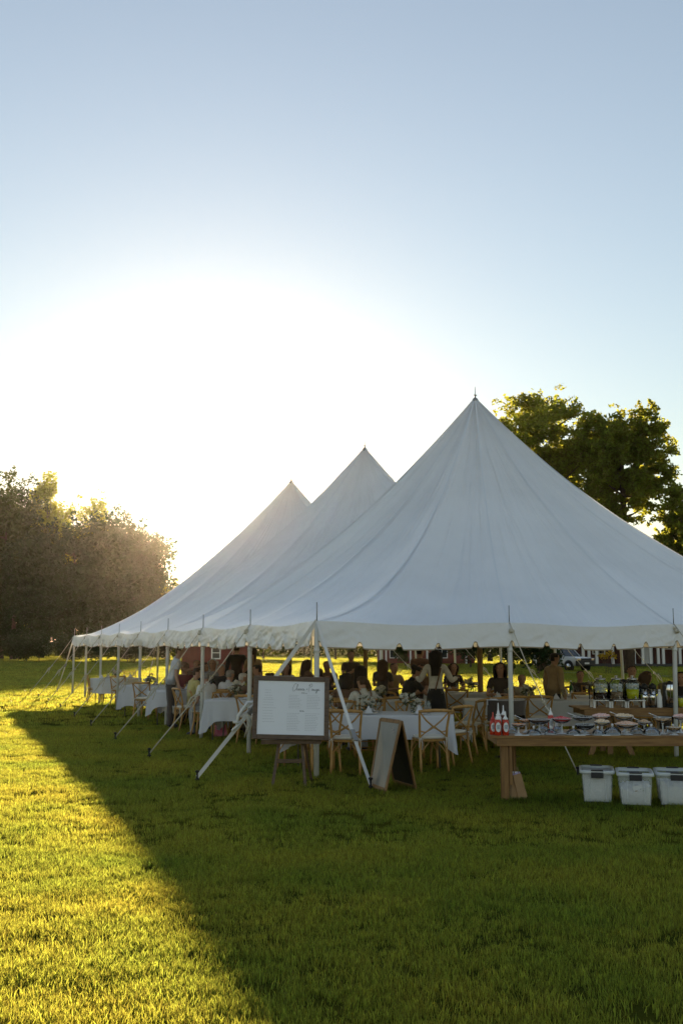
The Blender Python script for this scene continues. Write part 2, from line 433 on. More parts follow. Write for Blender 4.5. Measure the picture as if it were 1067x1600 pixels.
# ------------------------------------------------------------------ the tent
TH, A0 = 0.3914, Vector((-0.336, 13.64, 0))
EAVE, PEAK, BAY = 2.08, 7.23, 3.048
WID, LEN = BAY * 4, BAY * 8
tent = thing('pole_tent', 'large white three-peaked pole tent standing on the lawn', 'tent', A0, TH)
def TL(x, y, z=0):      # tent local -> world
    c, s = math.cos(TH), math.sin(TH)
    return Vector((A0.x + c * x - s * y, A0.y + s * x + c * y, z))
SADDLE = 5.6
def edge_h(x, y):
    """height on a region's border"""
    return EAVE
def canopy():
    V, F, UV = [], [], []
    seams = []
    NT, NR = 192, 44
    for pi in range(3):
        px, py = WID / 2, BAY * 2 * (pi + 1)
        y0 = 0 if pi == 0 else py - BAY
        y1 = LEN if pi == 2 else py + BAY
        # border polygon, walked by angle
        # anchors (angle, kind): ridges and valleys
        anch = []
        def an(x, y, k): anch.append((math.atan2(y - py, x - px) % (2 * math.pi), k))
        for X in (0, WID):
            an(X, py, .33)
            if pi == 0: an(X, BAY * 1.5, .66); an(X, BAY, .55); an(X, BAY * .5, .84); an(X, 0, .88)
            if pi == 2: an(X, LEN - BAY * 1.5, .66); an(X, LEN - BAY, .55); an(X, LEN - BAY * .5, .84); an(X, LEN, .88)
            if y0 > 0: an(X, y0, .62)
            if y1 < LEN: an(X, y1, .62)
        if y0 == 0: an(px, 0, .45); an(px - BAY, 0, .62); an(px + BAY, 0, .62); an(px - BAY * 1.5, 0, .84); an(px + BAY * 1.5, 0, .84)
        else: an(px, y0, .72)
        if y1 == LEN: an(px, LEN, .45); an(px - BAY, LEN, .62); an(px + BAY, LEN, .62)
        else: an(px, y1, .72)
        anch.sort()
        def sag(t):
            t %= 2 * math.pi
            for i in range(len(anch)):
                a, b = anch[i], anch[(i + 1) % len(anch)]
                ta, tb = a[0], b[0] if i + 1 < len(anch) else b[0] + 2 * math.pi
                tt = t if t >= ta else t + 2 * math.pi
                if ta <= tt <= tb:
                    f = (tt - ta) / (tb - ta)
                    # creased at taut webbing (low sag), rounded in the valleys
                    if a[1] < b[1]: g = math.sin(f * math.pi / 2)
                    elif a[1] > b[1]: g = 1 - math.sin((1 - f) * math.pi / 2)
                    else: g = f
                    return a[1] + (b[1] - a[1]) * g
            return anch[0][1]
        # angles: uniform plus the anchors exactly
        angs = sorted(set([round(2 * math.pi * k / NT, 6) for k in range(NT)] + [round(a[0], 6) for a in anch]))
        o = len(V)
        for t in angs:
            dx, dy = math.cos(t), math.sin(t)
            cand = []
            if dx > 1e-9: cand.append((WID - px) / dx)
            if dx < -1e-9: cand.append(-px / dx)
            if dy > 1e-9: cand.append((y1 - py) / dy)
            if dy < -1e-9: cand.append((y0 - py) / dy)
            Rr = min(cand)
            bx, by = px + dx * Rr, py + dy * Rr
            inner = (abs(by - y0) < 1e-3 and y0 > 0) or (abs(by - y1) < 1e-3 and y1 < LEN)
            if inner:
                s = min(1, abs(bx - px) / (WID / 2))
                hb = EAVE + (SADDLE - EAVE) * ((1 - s) - 0.50 * s * (1 - s))
            else:
                # eave dips a little between poles
                q = (by if abs(bx) < 1e-3 or abs(bx - WID) < 1e-3 else bx) / BAY
                hb = EAVE - 0.05 * math.sin(math.pi * (q % 1.0)) ** 2
            a = sag(t)
            for j in range(NR + 1):
                f = 0.012 + (1 - 0.012) * (j / NR) ** 1.1
                h = hb + (PEAK - hb) * ((1 - f) - a * f * (1 - f))
                x, y = px + dx * Rr * f, py + dy * Rr * f
                # tension pleats radiating from the peaks, stronger low down
                n1 = noise.noise(Vector((t * 9 + pi * 7, f * 1.2, 0.3)))
                n2 = noise.noise(Vector((x * 1.1, y * 0.6, 4.2 + pi)))
                w = f * (1 - f) * 4
                n3 = noise.noise(Vector((t * 26 + pi * 3, f * 2.5, 8.3)))
                h += (0.050 * n1 * w + 0.035 * n2 * w + 0.045 * n3 * f * w) * (0.4 + .6 * a)
                V.append((x, y, h)); UV.append((t * 2, f))
        n = len(angs)
        for i in range(n):
            i2 = (i + 1) % n
            for j in range(NR):
                F.append((o + i * (NR + 1) + j, o + i * (NR + 1) + j + 1, o + i2 * (NR + 1) + j + 1, o + i2 * (NR + 1) + j))
        ai = {round(a[0], 6) for a in anch if a[1] not in (.84, .66)}
        for i, t in enumerate(angs):
            if t in ai: seams.append([V[o + i * (NR + 1) + j] for j in range(NR + 1)])
    return np.array(V), np.array(F), np.array(UV), seams
cV, cF, cUV, seams = canopy()
cano = np_mesh('canopy', cV, cF, M['canvas'], tent, smooth=True, uv=cUV)
# crease the ridge lines gently by keeping them sharp where webbing runs
for sline in seams:
    b = MB()
    P = [Vector(p) + Vector((0, 0, 0.004)) for p in sline]
    vs, fs = [], []
    for i, p in enumerate(P):
        d = P[min(i + 1, len(P) - 1)] - P[max(i - 1, 0)]
        s = Vector((-d.y, d.x, 0)).normalized() * 0.013
        vs += [p - s, p + s]
        if i: fs.append((2 * i - 2, 2 * i - 1, 2 * i + 1, 2 * i))
    b.add(vs, fs); b.build('seam', M['seam'], cano)

# valances: one skirt per side, scalloped hem
def valance(x0, y0, x1, y1, seed, ripple):
    d = Vector((x1 - x0, y1 - y0, 0)); L = d.length; d.normalize(); nrm = Vector((d.y, -d.x, 0))
    NS = int(L / 0.022); NZ = 18
    vs, fs, hv, hf = [], [], [], []
    for i in range(NS + 1):
        s = L * i / NS
        q = (s / BAY) % 1.0
        top = EAVE - 0.05 * math.sin(math.pi * q) ** 2 + 0.005
        polek = math.exp(-((min(q, 1 - q) * BAY) / 0.30) ** 2)
        k = (s % 0.61) / 0.61; k = min(k, 1 - k) * 0.61
        notch = 0.085 * math.exp(-(k / 0.042) ** 4)
        drop = 0.345 + 0.015 * noise.noise(Vector((s * .8, seed, 0)))
        for j in range(NZ + 1):
            f = j / NZ
            z = top - (drop - notch) * f
            rd = lambda u, v, c: 1 - 2.2 * abs(noise.noise(Vector((u, v, c))))
            w = ripple * (.25 + .75 * f) * (0.15 * math.sin(s * 2 * math.pi / 0.61 + seed) + 0.6 * noise.noise(Vector((s * 2.2, seed * 3.1, f * 1.1))) + .45 * rd(s * 3.1 + f * 2.2, f * 1.6, seed) + .22 * rd(s * 7 - f * 3, f * 3.5, seed + 4))
            w += 0.04 * f + 0.05 * polek * math.sin(f * math.pi) * ripple * 6
            p = Vector((x0, y0, 0)) + d * s + nrm * w
            vs.append((p.x, p.y, z))
            if j == NZ:
                hv += [(p.x + nrm.x * .004, p.y + nrm.y * .004, z + 0.001), (p.x + nrm.x * .004, p.y + nrm.y * .004, z - 0.016)]
        if i:
            for j in range(NZ): fs.append(((i - 1) * (NZ + 1) + j, (i - 1) * (NZ + 1) + j + 1, i * (NZ + 1) + j + 1, i * (NZ + 1) + j))
            hf.append((2 * i - 2, 2 * i - 1, 2 * i + 1, 2 * i))
    b = MB(); b.add(vs, fs); v = b.build('valance', M['valance'], tent)
    h = MB(); h.add(hv, hf); h.build('hem', M['hem'], v)
valance(0, 0, WID, 0, 1.3, 0.020)
valance(0, LEN, 0, 0, 2.9, 0.075)
valance(WID, 0, WID, LEN, 4.1, 0.03)
valance(WID, LEN, 0, LEN, 5.7, 0.03)

# perimeter poles, pins, guy lines and stakes
def side_pole(x, y, lean=(0, 0)):
    b = MB(); b.tube([(x - lean[0], y - lean[1], -0.02), (x, y, EAVE - 0.30), (x, y, EAVE - 0.02)], [0.036, 0.036, 0.03], 10)
    p = b.build('side_pole', M['white_pole'], tent)
    c = MB(); c.lathe([(0.041, 0), (0.041, 0.05)], 10, (x, y, EAVE - 0.42)); c.build('collar', M['white_pole'], p)
    q = MB(); q.tube([(x, y, EAVE - 0.02), (x, y, EAVE + 0.26)], 0.008, 6); q.build('pin', M['steel'], p)
def stake(p):
    b = MB(); b.tube([(p[0], p[1], -0.1), (p[0], p[1], 0.13)], 0.014, 8)
    b.lathe([(0.026, 0.12), (0.028, 0.135), (0.018, 0.145)], 10, (p[0], p[1], 0)); b.lathe([(0.03, 0), (0.03, 0.02)], 8, (p[0], p[1], 0.02))
    b.build('stake', M['iron'], tent)
def guy(x, y, ox, oy, kind='rope', knot=0.48):
    """line from pole head (x, y) to stake; tent local"""
    a = Vector((x, y, EAVE - 0.03)); e = Vector((ox, oy, 0.06))
    stake(e)
    k = a.lerp(e, knot) - Vector((0, 0, 0.03))
    if kind == 'rope':
        b = MB(); b.tube([a + Vector((0, 0, .05)), a.lerp(k, .5) - Vector((0, 0, .012)), k], 0.008, 6); b.tube([k, e], 0.0095, 6)
        r = b.build('guy_rope', M['rope'], tent)
        n = MB()
        dr = (e - k).normalized()
        ax = dr.orthogonal().normalized(); ay = dr.cross(ax)
        n.tube([k + dr * (-.16 + .30 * j / 60) + (ax * math.cos(j * .62) + ay * math.sin(j * .62)) * (.015 + .008 * math.sin(j * .21)) for j in range(61)], .009, 5)
        side = dr.cross(Vector((0, 0, 1))).normalized()
        n.tube([k, k + Vector((0, 0, .04)) + side * .04, k + dr * .12 + Vector((0, 0, .075)) + side * .02, k + dr * .25 + Vector((0, 0, .01))], 0.011, 6)
        n.tube([k, k - Vector((0, 0, .06)) - side * .02, k + dr * .08 - Vector((0, 0, .13))], 0.007, 6)
        n.build('knot', M['rope'], r)
        t = MB(); c0 = a + (e - a).normalized() * .08
        for j in range(5):
            t.sphere(c0 + Vector((random.uniform(-.03, .03), random.uniform(-.03, .03), random.uniform(-.03, .03))), 0.028, 7, 5, jit=.4)
        t.build('knot', M['rope'], r)
    else:
        b = MB(); up = (e - a).cross(Vector((0, 0, 1))).cross(e - a).normalized()
        camdir = Vector((0.3, -1, 0.2))
        b.beam(a + Vector((0, 0, .04)), k, 0.055, 0.004, up=camdir); b.beam(k, e, 0.05, 0.006, up=camdir)
        r = b.build('guy_strap', M['webbing'], tent)
        n = MB(); dr = (e - k).normalized()
        n.beam(k - dr * .07, k + dr * .09, 0.07, 0.045, up=camdir)
        n.beam(k + dr * .02, k + dr * .05, 0.10, 0.02, up=camdir)
        n.build('ratchet', M['steel'], r, bevel=.006)
        if kind == 'strap_loop':
            l = MB(); side = Vector((-1, 0, 0))
            l.tube([k - dr * .1, k - dr * .05 + Vector((-.10, 0, .04)), k + dr * .10 + Vector((-.13, 0, -.02)), k + dr * .3 + Vector((-.02, 0, -.02))], [.02, .024, .024, .015], 6)
            l.tube([k + dr * .24, k + dr * .3 + Vector((-.07, -.02, .06))], .018, 6)
            l.tube([k + dr * .24, k + dr * .34 + Vector((-.06, -.02, -.02))], .018, 6)
            l.build('strap_tail', M['webbing'], r)
            l2 = MB()
            for j in range(4):
                q = k + dr * (0.02 + .06 * j)
                l2.tube([q, q + Vector((.05, -.02, -.10)), q + Vector((.02, -.02, -.22))], .008, 5)
            l2.build('rope_tail', M['rope'], r)
def to_local(p):
    c, s = math.cos(TH), math.sin(TH); d = p - A0
    return (c * d.x + s * d.y, -s * d.x + c * d.y)
for i in range(9):
    side_pole(0, BAY * i); side_pole(WID, BAY * i, (-.05, 0))
for i in range(1, 4):
    side_pole(BAY * i, 0, (0.06 if i == 2 else 0, 0)); side_pole(BAY * i, LEN)
STK = [None, (233, 1184), (180, 1157), (142, 1136), (116, 1122), (94, 1108), (75, 1099), (60, 1091), (47, 1084)]
for i in range(1, 9):
    ox, oy = to_local(G(*STK[i])); guy(0, BAY * i, ox, oy, 'rope', 0.55)
ox, oy = to_local(G(308, 1222)); guy(0, 0, ox, oy, 'strap_loop', 0.55)
ox, oy = to_local(G(579, 1234)); guy(0, 0, ox, oy, 'strap', 0.70)
ox, oy = to_local(G(903, 1216)); guy(BAY, 0, ox, oy, 'rope', 0.58)
guy(BAY * 2, 0, BAY * 2 + .3, -1.9, 'rope', 0.5)
guy(0, LEN, -.3, LEN + 2.0, 'strap', .5)
for i in range(1, 4): guy(BAY * i, LEN, BAY * i, LEN + 2.1, 'rope', .5)
for i in range(0, 9): guy(WID, BAY * i, WID + 2.1, BAY * i, 'rope', .55)
for i in range(3):
    b = MB(); b.tube([(WID / 2, BAY * 2 * (i + 1), 0), (WID / 2, BAY * 2 * (i + 1), PEAK - .03)], [0.06, 0.05], 10); cp = b.build('centre_pole', M['pole_wood'], tent)
    f = MB(); z = PEAK - 0.02; c = (WID / 2, BAY * 2 * (i + 1), z)
    f.lathe([(0.085, -.10), (0.065, -0.03), (0.02, .01), (0.016, .05), (0.042, .06), (0.042, .07), (0.009, .08), (0.007, .24), (0.003, .26)], 10, c)
    f.build('finial', M['steel'], cp)

# ------------------------------------------------------------------ trees and bushes
def leaf_cloud(centres, radii, per, size, seed, flat=0.75, aspect=0.62):
    """numpy: many small leaf-clump quads in blobs. centres (n,3), radii (n,)"""
    rg = np.random.default_rng(seed)
    C = np.repeat(np.array(centres), per, 0); Rr = np.repeat(np.array(radii), per)
    n = len(C)
    d = rg.normal(size=(n, 3)); d /= np.linalg.norm(d, axis=1)[:, None]
    r = Rr * (rg.uniform(0.1, 1.0, n) ** 0.55) * (1 + .35 * np.abs(rg.normal(size=n)) * (rg.uniform(size=n) < .35))
    P = C + d * r[:, None] * np.array([1, 1, flat])
    a = rg.normal(size=(n, 3)); a /= np.linalg.norm(a, axis=1)[:, None]
    b = np.cross(a, rg.normal(size=(n, 3))); b /= np.linalg.norm(b, axis=1)[:, None]
    s = size * rg.uniform(.55, 1.35, n)[:, None]
    # a pointed four-sided leaf
    V = np.stack([P - a * s * .5, P + b * s * aspect * .38 - a * s * .05, P + a * s * .5, P - b * s * aspect * .38 + a * s * .05], 1).reshape(-1, 3)
    F = np.arange(n * 4).reshape(n, 4)
    return V, F
def vnoise(P, seed):
    """trilinear value noise, P (n,3) -> (n,) in -1..1"""
    I = np.floor(P).astype(np.int64); f = P - I; f = f * f * (3 - 2 * f); out = 0
    for dx_ in (0, 1):
        for dy_ in (0, 1):
            for dz_ in (0, 1):
                h = ((I[:, 0] + dx_) * 73856093) ^ ((I[:, 1] + dy_) * 19349663) ^ ((I[:, 2] + dz_) * 83492791) ^ (seed * 2654435)
                h = (h ^ (h >> 13)) * 1274126177 & 0xffffff
                w = (f[:, 0] if dx_ else 1 - f[:, 0]) * (f[:, 1] if dy_ else 1 - f[:, 1]) * (f[:, 2] if dz_ else 1 - f[:, 2])
                out = out + w * (h / 0x7fffff - 1)
    return out
def fbm(P, seed, oct_=3): return sum(vnoise(P * 2.1 ** k, seed + k) * .5 ** k for k in range(oct_))
def tree(name, label, base, height, crown_r, trunk_h, leaves, leaf, material, seed, group=None, cx=0.0, trunk_r=None, gap=0.0, cat='tree', limbs=True, clump=2.2, rag=.38, belly=.15, vflat=1.0):
    """crown: leaf-sized faces kept where layered noise says there is a spray of foliage, gaps elsewhere"""
    rg = random.Random(seed); ng_ = np.random.default_rng(seed)
    t = thing(name, label, cat, base, 0, group)
    ch = height - trunk_h; cz = trunk_h + ch * .5
    got = []; n = 0; tries = 0
    while n < leaves and tries < 14:
        tries += 1; N_ = leaves * 3
        d = ng_.normal(size=(N_, 3)); d /= np.linalg.norm(d, axis=1)[:, None]
        r = ng_.uniform(.0, 1.35, N_) ** .5
        env = (1 + rag * fbm(d * 2.3 + seed * 3.1, seed) + .16 * fbm(d * 8.5 + seed, seed + 9, 2)) * .93
        env *= np.where(d[:, 2] < 0, 1 - belly * np.abs(d[:, 2]), 1)
        P = d * r[:, None] * np.array([crown_r, crown_r, ch * .5])
        den = fbm(P * (clump / crown_r) * np.array([1, 1, 1.5]) + seed * 1.7, seed + 20, 4) - 1.0 * np.maximum(0, .55 - r) 
        edge = r / env
        keep = (edge < 1) & (den > gap - .55 + .45 * np.maximum(0, edge - .55))
        P = P[keep]; got.append(P); n += len(P)
    P = np.concatenate(got)[:leaves]; n = len(P)
    P = P + np.array([cx, 0, cz])
    a = ng_.normal(size=(n, 3)); a /= np.linalg.norm(a, axis=1)[:, None]
    b_ = np.cross(a, ng_.normal(size=(n, 3))); b_ /= np.linalg.norm(b_, axis=1)[:, None]
    s = leaf * ng_.uniform(.5, 1.4, n)[:, None]
    V = np.stack([P - a * s * .5, P + b_ * s * .26 - a * s * .05, P + a * s * .5, P - b_ * s * .26 + a * s * .05], 1).reshape(-1, 3)
    np_mesh('crown', V, np.arange(n * 4).reshape(n, 4), M[material], t)
    tr = trunk_r or height * .022
    b = MB()
    b.tube([Vector((0, 0, -.1)), Vector((rg.uniform(-.02, .02) * height, 0, trunk_h * .6)), Vector((cx * .4, 0, trunk_h)), Vector((cx * .8, 0, cz)), Vector((cx, 0, trunk_h + ch * .85))],
           [tr * 1.25, tr, tr * .85, tr * .5, tr * .12], 9)
    b.build('trunk', M['bark'], t)
    if limbs:
        for k in range(22):
            c = Vector(P[rg.randrange(n)]); z0 = max(trunk_h * .8, min(c.z - .35 * math.hypot(c.x - cx, c.y) , cz + ch * .2))
            f = min(1, z0 / (trunk_h + ch * .85)); s_ = Vector((cx * f, 0, z0)); m_ = s_.lerp(c, .5) + Vector((rg.uniform(-.04, .04), rg.uniform(-.04, .04), -.02)) * height * .4
            l = MB(); l.tube([s_, m_, c], [tr * .36, tr * .2, tr * .05], 6); l.build('limb', M['bark'], t)
    return t

# woodland edge at the left, about 125 m off
def at(px, d): return D(px, d)
LT = [  # px centre, depth, top y, half width px, trunk fraction, material
    (-95, 128, 735, 90, .12, 'leaf', 'tall full-crowned tree furthest left, its crown cut by the picture edge'),
    (2, 124, 738, 72, .10, 'leaf', 'tall tree at the left edge of the wood with a ragged leafy top'),
    (66, 130, 748, 56, .18, 'leaf_warm', 'tall loose-crowned tree second from the left with sky showing through its top'),
    (140, 127, 770, 42, .22, 'leaf_warm', 'slender tree whose small tuft of crown pokes above the round tree'),
    (112, 119, 800, 84, .04, 'leaf_dark', 'broad dark tree in front of the tall loose-crowned ones'),
    (196, 121, 800, 86, .06, 'leaf_dark', 'wide round dark tree at the right end of the wood, nearest the tent'),
    (20, 117, 850, 76, .03, 'leaf_dark', 'lower dark rounded tree at the foot of the tall left-edge tree'),
    (262, 124, 900, 34, .05, 'leaf_warm', 'small gold-lit tree sticking out behind the tent\'s left slope'),
]
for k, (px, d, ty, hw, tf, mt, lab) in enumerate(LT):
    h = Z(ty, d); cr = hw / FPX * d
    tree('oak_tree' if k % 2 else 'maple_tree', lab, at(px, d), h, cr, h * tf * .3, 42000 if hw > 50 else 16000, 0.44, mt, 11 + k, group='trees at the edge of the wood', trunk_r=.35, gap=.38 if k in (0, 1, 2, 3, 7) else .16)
# dim shrubs at the wood's foot
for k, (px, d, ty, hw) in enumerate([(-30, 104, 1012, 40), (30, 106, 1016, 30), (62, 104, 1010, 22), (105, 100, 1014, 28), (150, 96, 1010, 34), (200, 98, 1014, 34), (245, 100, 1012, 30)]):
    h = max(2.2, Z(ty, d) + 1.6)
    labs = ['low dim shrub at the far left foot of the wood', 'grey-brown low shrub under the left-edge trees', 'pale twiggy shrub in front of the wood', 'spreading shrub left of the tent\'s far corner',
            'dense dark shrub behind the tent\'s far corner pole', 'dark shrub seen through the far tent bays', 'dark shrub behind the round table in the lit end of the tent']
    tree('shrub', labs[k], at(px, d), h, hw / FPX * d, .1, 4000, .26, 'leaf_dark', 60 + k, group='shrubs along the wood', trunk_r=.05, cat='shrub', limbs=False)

# far low wood beyond the lawn, behind the tent: reads as one mass
rgx = np.random.default_rng(5)
cs, rs = [], []
for k in range(260):
    px = rgx.uniform(-260, 1250); d = rgx.uniform(150, 178)
    p = at(px, d); h = 4.0 + 1.2 * noise.noise(Vector((px * .01, 0, 0)))
    if px < 250: h += 7
    elif px > 560: h += 3
    cs.append((p.x, p.y, rgx.uniform(.8, h))); rs.append(rgx.uniform(2.0, 3.4))
V, F = leaf_cloud(cs, rs, 200, .75, 3, .8)
tag(np_mesh('distant_wood', V, F, M['leaf'], None), 'low hazy band of woodland far behind the tent', 'woodland', kind='stuff')

# the big trees behind the tent, right
RT = [
    (846, 66, 612, 124, .50, 'leaf_warm', 'large gold-lit tree rising directly behind the tallest tent peak', 5, 'maple_tree', 0),
    (982, 62, 628, 78, .50, 'leaf_warm', 'large airy tree right of the tallest tent peak, its trunk showing above the roof', 6, 'maple_tree', 0),
    (1086, 58, 765, 66, .30, 'leaf_warm', 'lower tree cut by the right edge of the picture', 7, 'maple_tree', 0),
]
for px, d, ty, hw, tf, mt, lab, sd, nm, cx in RT:
    h = Z(ty, d); cr = hw / FPX * d
    tree(nm, lab, at(px, d), h, cr, h * tf, 52000 if hw > 60 else 26000, .25, mt, sd, group='trees behind the tent', trunk_r=.28, gap=.60, clump=4.4, rag=.5)
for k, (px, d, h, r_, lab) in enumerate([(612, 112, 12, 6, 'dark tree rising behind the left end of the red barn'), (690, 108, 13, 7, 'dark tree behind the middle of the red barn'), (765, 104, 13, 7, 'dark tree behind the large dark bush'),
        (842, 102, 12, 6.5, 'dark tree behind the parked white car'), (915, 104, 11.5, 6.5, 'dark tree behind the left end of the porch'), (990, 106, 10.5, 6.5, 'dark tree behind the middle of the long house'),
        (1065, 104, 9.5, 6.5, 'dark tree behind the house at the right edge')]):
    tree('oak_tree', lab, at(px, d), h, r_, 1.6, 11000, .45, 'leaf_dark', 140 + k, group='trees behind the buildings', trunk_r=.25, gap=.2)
for k, (px, d, h, r_, lab) in enumerate([(412, 122, 6.0, 3.2, 'small far tree at the left of the sunlit lawn strip'), (524, 118, 11, 5.5, 'far tree added to shade the lawn, by the white corner pole'), (575, 116, 12, 5.5, 'far tree added to shade the lawn, left of the red barn')]):  # the two tall ones are added to cast shade on the lawn
    tree('maple_tree', lab, at(px, d), h, r_, 1.0, 5000, .40, 'leaf', 160 + k, group='small trees across the lawn', trunk_r=.14, gap=.25)
RB = [(800, 62, 6.5, 3.2, 'large dark bush filling the gap behind the front bay, left of the parked car'), (842, 60, 5.0, 2.2, 'rounded dark bush beside the white car'),
      (735, 78, 5.0, 2.2, 'dark shrub at the corner of the red barn'), (632, 84, 4.6, 1.0, 'slim leafy bush in front of the red barn wall')]
for k, (px, d, h, r_, lab) in enumerate(RB):
    tree('bush', lab, at(px, d), h, r_, .2, 14000, .20, 'leaf_dark' if k < 3 else 'leaf', 90 + k, group='bushes beyond the tent', trunk_r=.08, cat='bush', limbs=False)

# ------------------------------------------------------------------ buildings
def boards_wall(parent, x0, x1, y, z0, z1, n, material, name='board', t=.04):
    w = (x1 - x0) / n
    for k in range(n):
        b = MB(); b.box((x0 + w * (k + .5), y, (z0 + z1) / 2), (w - .03, t, z1 - z0)); b.build(name, material, parent)
def window(parent, x, y, z, w, h, nx=2, nz=2, name='window'):
    b = MB(); f = .07
    b.box((x, y - .03, z), (w + .0, .03, h + .0), m=1)
    o = b.build('window', [M['white_trim'], M['dark_glass']], parent); o.data.polygons.foreach_set('material_index', [1] * len(o.data.polygons))
    fr = MB()
    for sx in (-1, 1): fr.box((x + sx * (w / 2 + f / 2), y - .05, z), (f, .08, h + 2 * f))
    for sz in (-1, 1): fr.box((x, y - .05, z + sz * (h / 2 + f / 2)), (w, .078, f))
    for k in range(1, nx): fr.box((x - w / 2 + w * k / nx, y - .055, z), (.04, .03, h))
    for k in range(1, nz): fr.box((x, y - .056, z - h / 2 + h * k / nz), (w, .028, .04))
    fr.build('frame', M['white_trim'], o)
def gable(parent, x0, x1, y0, y1, z0, z1, axis='x'):
    b = MB(); e = .4
    if axis == 'x':
        ym = (y0 + y1) / 2
        b.add([(x0 - e, y0 - e, z0), (x1 + e, y0 - e, z0), (x1 + e, ym, z1), (x0 - e, ym, z1), (x1 + e, y1 + e, z0), (x0 - e, y1 + e, z0),
               (x0 - e, y0 - e, z0 - .15), (x1 + e, y0 - e, z0 - .15), (x1 + e, y1 + e, z0 - .15), (x0 - e, y1 + e, z0 - .15)],
              [(0, 1, 2, 3), (3, 2, 4, 5), (0, 3, 5, 9, 6), (1, 7, 8, 4, 2), (0, 6, 7, 1), (5, 4, 8, 9), (6, 9, 8, 7)], 0, False)
    b.build('roof', M['roof'], parent)
# small red shed seen through the left bays
d = 60; xl = at(284, d).x; xr = at(386, d).x
shed = thing('garden_shed', 'small faded red shed with one white window, seen through the tent\'s left bays', 'shed', ((xl + xr) / 2, d, 0))
hw = (xr - xl) / 2
w = MB(); w.box((0, 1.6, 1.35), (2 * hw - .1, 3.1, 2.7)); w.build('wall', M['red_board'], shed)
boards_wall(shed, -hw, hw, 0, 0, 2.7, 12, M['red_board'])
window(shed, at(338, d).x - (xl + xr) / 2, -.02, 1.28, .42, .62, 1, 2)
gable(shed, -hw, hw, 0, 3.2, 2.7, 3.9)
# red barn with white posts behind the centre
d = 92; xl = at(592, d).x; xr = at(742, d).x; cxm = (xl + xr) / 2; hw = (xr - xl) / 2
barn = thing('red_barn', 'long red barn with white trimmed openings beyond the lawn, behind the tent', 'barn', (cxm, d, 0))
w = MB(); w.box((0, 3.1, 1.6), (2 * hw - .1, 6, 3.2)); w.build('wall', M['red_board'], barn)
boards_wall(barn, -hw, hw, 0, 0.25, 3.2, 20, M['red_board'])
for px, ww in ((618, 1.0), (690, .9)):
    window(barn, at(px, d).x - cxm, -.02, 1.35, ww, 1.5, 2, 2)
for px in (594, 603, 641, 667, 728):
    b = MB(); b.box((at(px, d).x - cxm, -.07, 1.6), (.16, .06, 3.2)); b.build('trim_board', M['white_trim'], barn)
gable(barn, -hw, hw, 0, 6.2, 3.2, 4.6)
# dark red house with a porch of white posts, right
d = 80; xl = at(893, d).x; xr = at(1190, d).x; cxm = (xl + xr) / 2; hw = (xr - xl) / 2
house = thing('farm_house', 'long dark red house with a row of white porch posts behind the drink dispensers', 'house', (cxm, d, 0))
w = MB(); w.box((0, 5.2, 1.6), (2 * hw, 6, 3.2)); w.build('wall', M['maroon_board'], house)
boards_wall(house, -hw, hw, 2.1, .2, 3.2, 34, M['maroon_board'])
b = MB(); b.box((0, 1.0, .12), (2 * hw, 2.2, .24)); b.build('porch_floor', M['roof'], house)
for px in (911, 920, 932, 957, 978, 991, 1004, 1016, 1028, 1036, 1062, 1085, 1110):
    b = MB(); b.box((at(px, d).x - cxm, .1, 1.45), (.20 if px not in (991,) else .14, .2, 2.5)); b.build('porch_post', M['white_trim'], house)
b = MB(); b.box((0, .1, 2.8), (2 * hw, .22, .25)); b.build('beam', M['white_trim'], house)
window(house, at(1062, d).x - cxm, 2.06, 1.9, 1.6, .9, 2, 1)
window(house, at(945, d).x - cxm, 2.06, 1.6, .9, 1.1, 2, 2)
dr = MB(); dr.box((at(1022, d).x - cxm, 2.02, 1.25), (.95, .08, 2.05)); dr = dr.build('door', M['white_trim'], house)
hd = MB(); hd.sphere((at(1022, d).x - cxm + .38, 1.95, 1.2), .04, 8, 5); hd.build('handle', M['steel'], dr)
gable(house, -hw, hw, 0, 8.2, 3.0, 5.4)

# drive
dv = MB()
p = [G(855, 1049.0), G(905, 1050.3), G(960, 1051.5), G(1010, 1051.8), G(1067, 1053.5), G(1130, 1055)]
q = [G(855, 1051.2), G(905, 1052.6), G(960, 1054.0), G(1010, 1055.8), G(1067, 1060), G(1130, 1066)]
dv.add([(a.x, a.y, .008) for a in p] + [(a.x, a.y, .008) for a in q], [(6 + i, 7 + i, 1 + i, i) for i in range(5)])
tag(dv.build('driveway', M['asphalt']), 'pale grey driveway crossing the grass by the parked car', kind='structure')

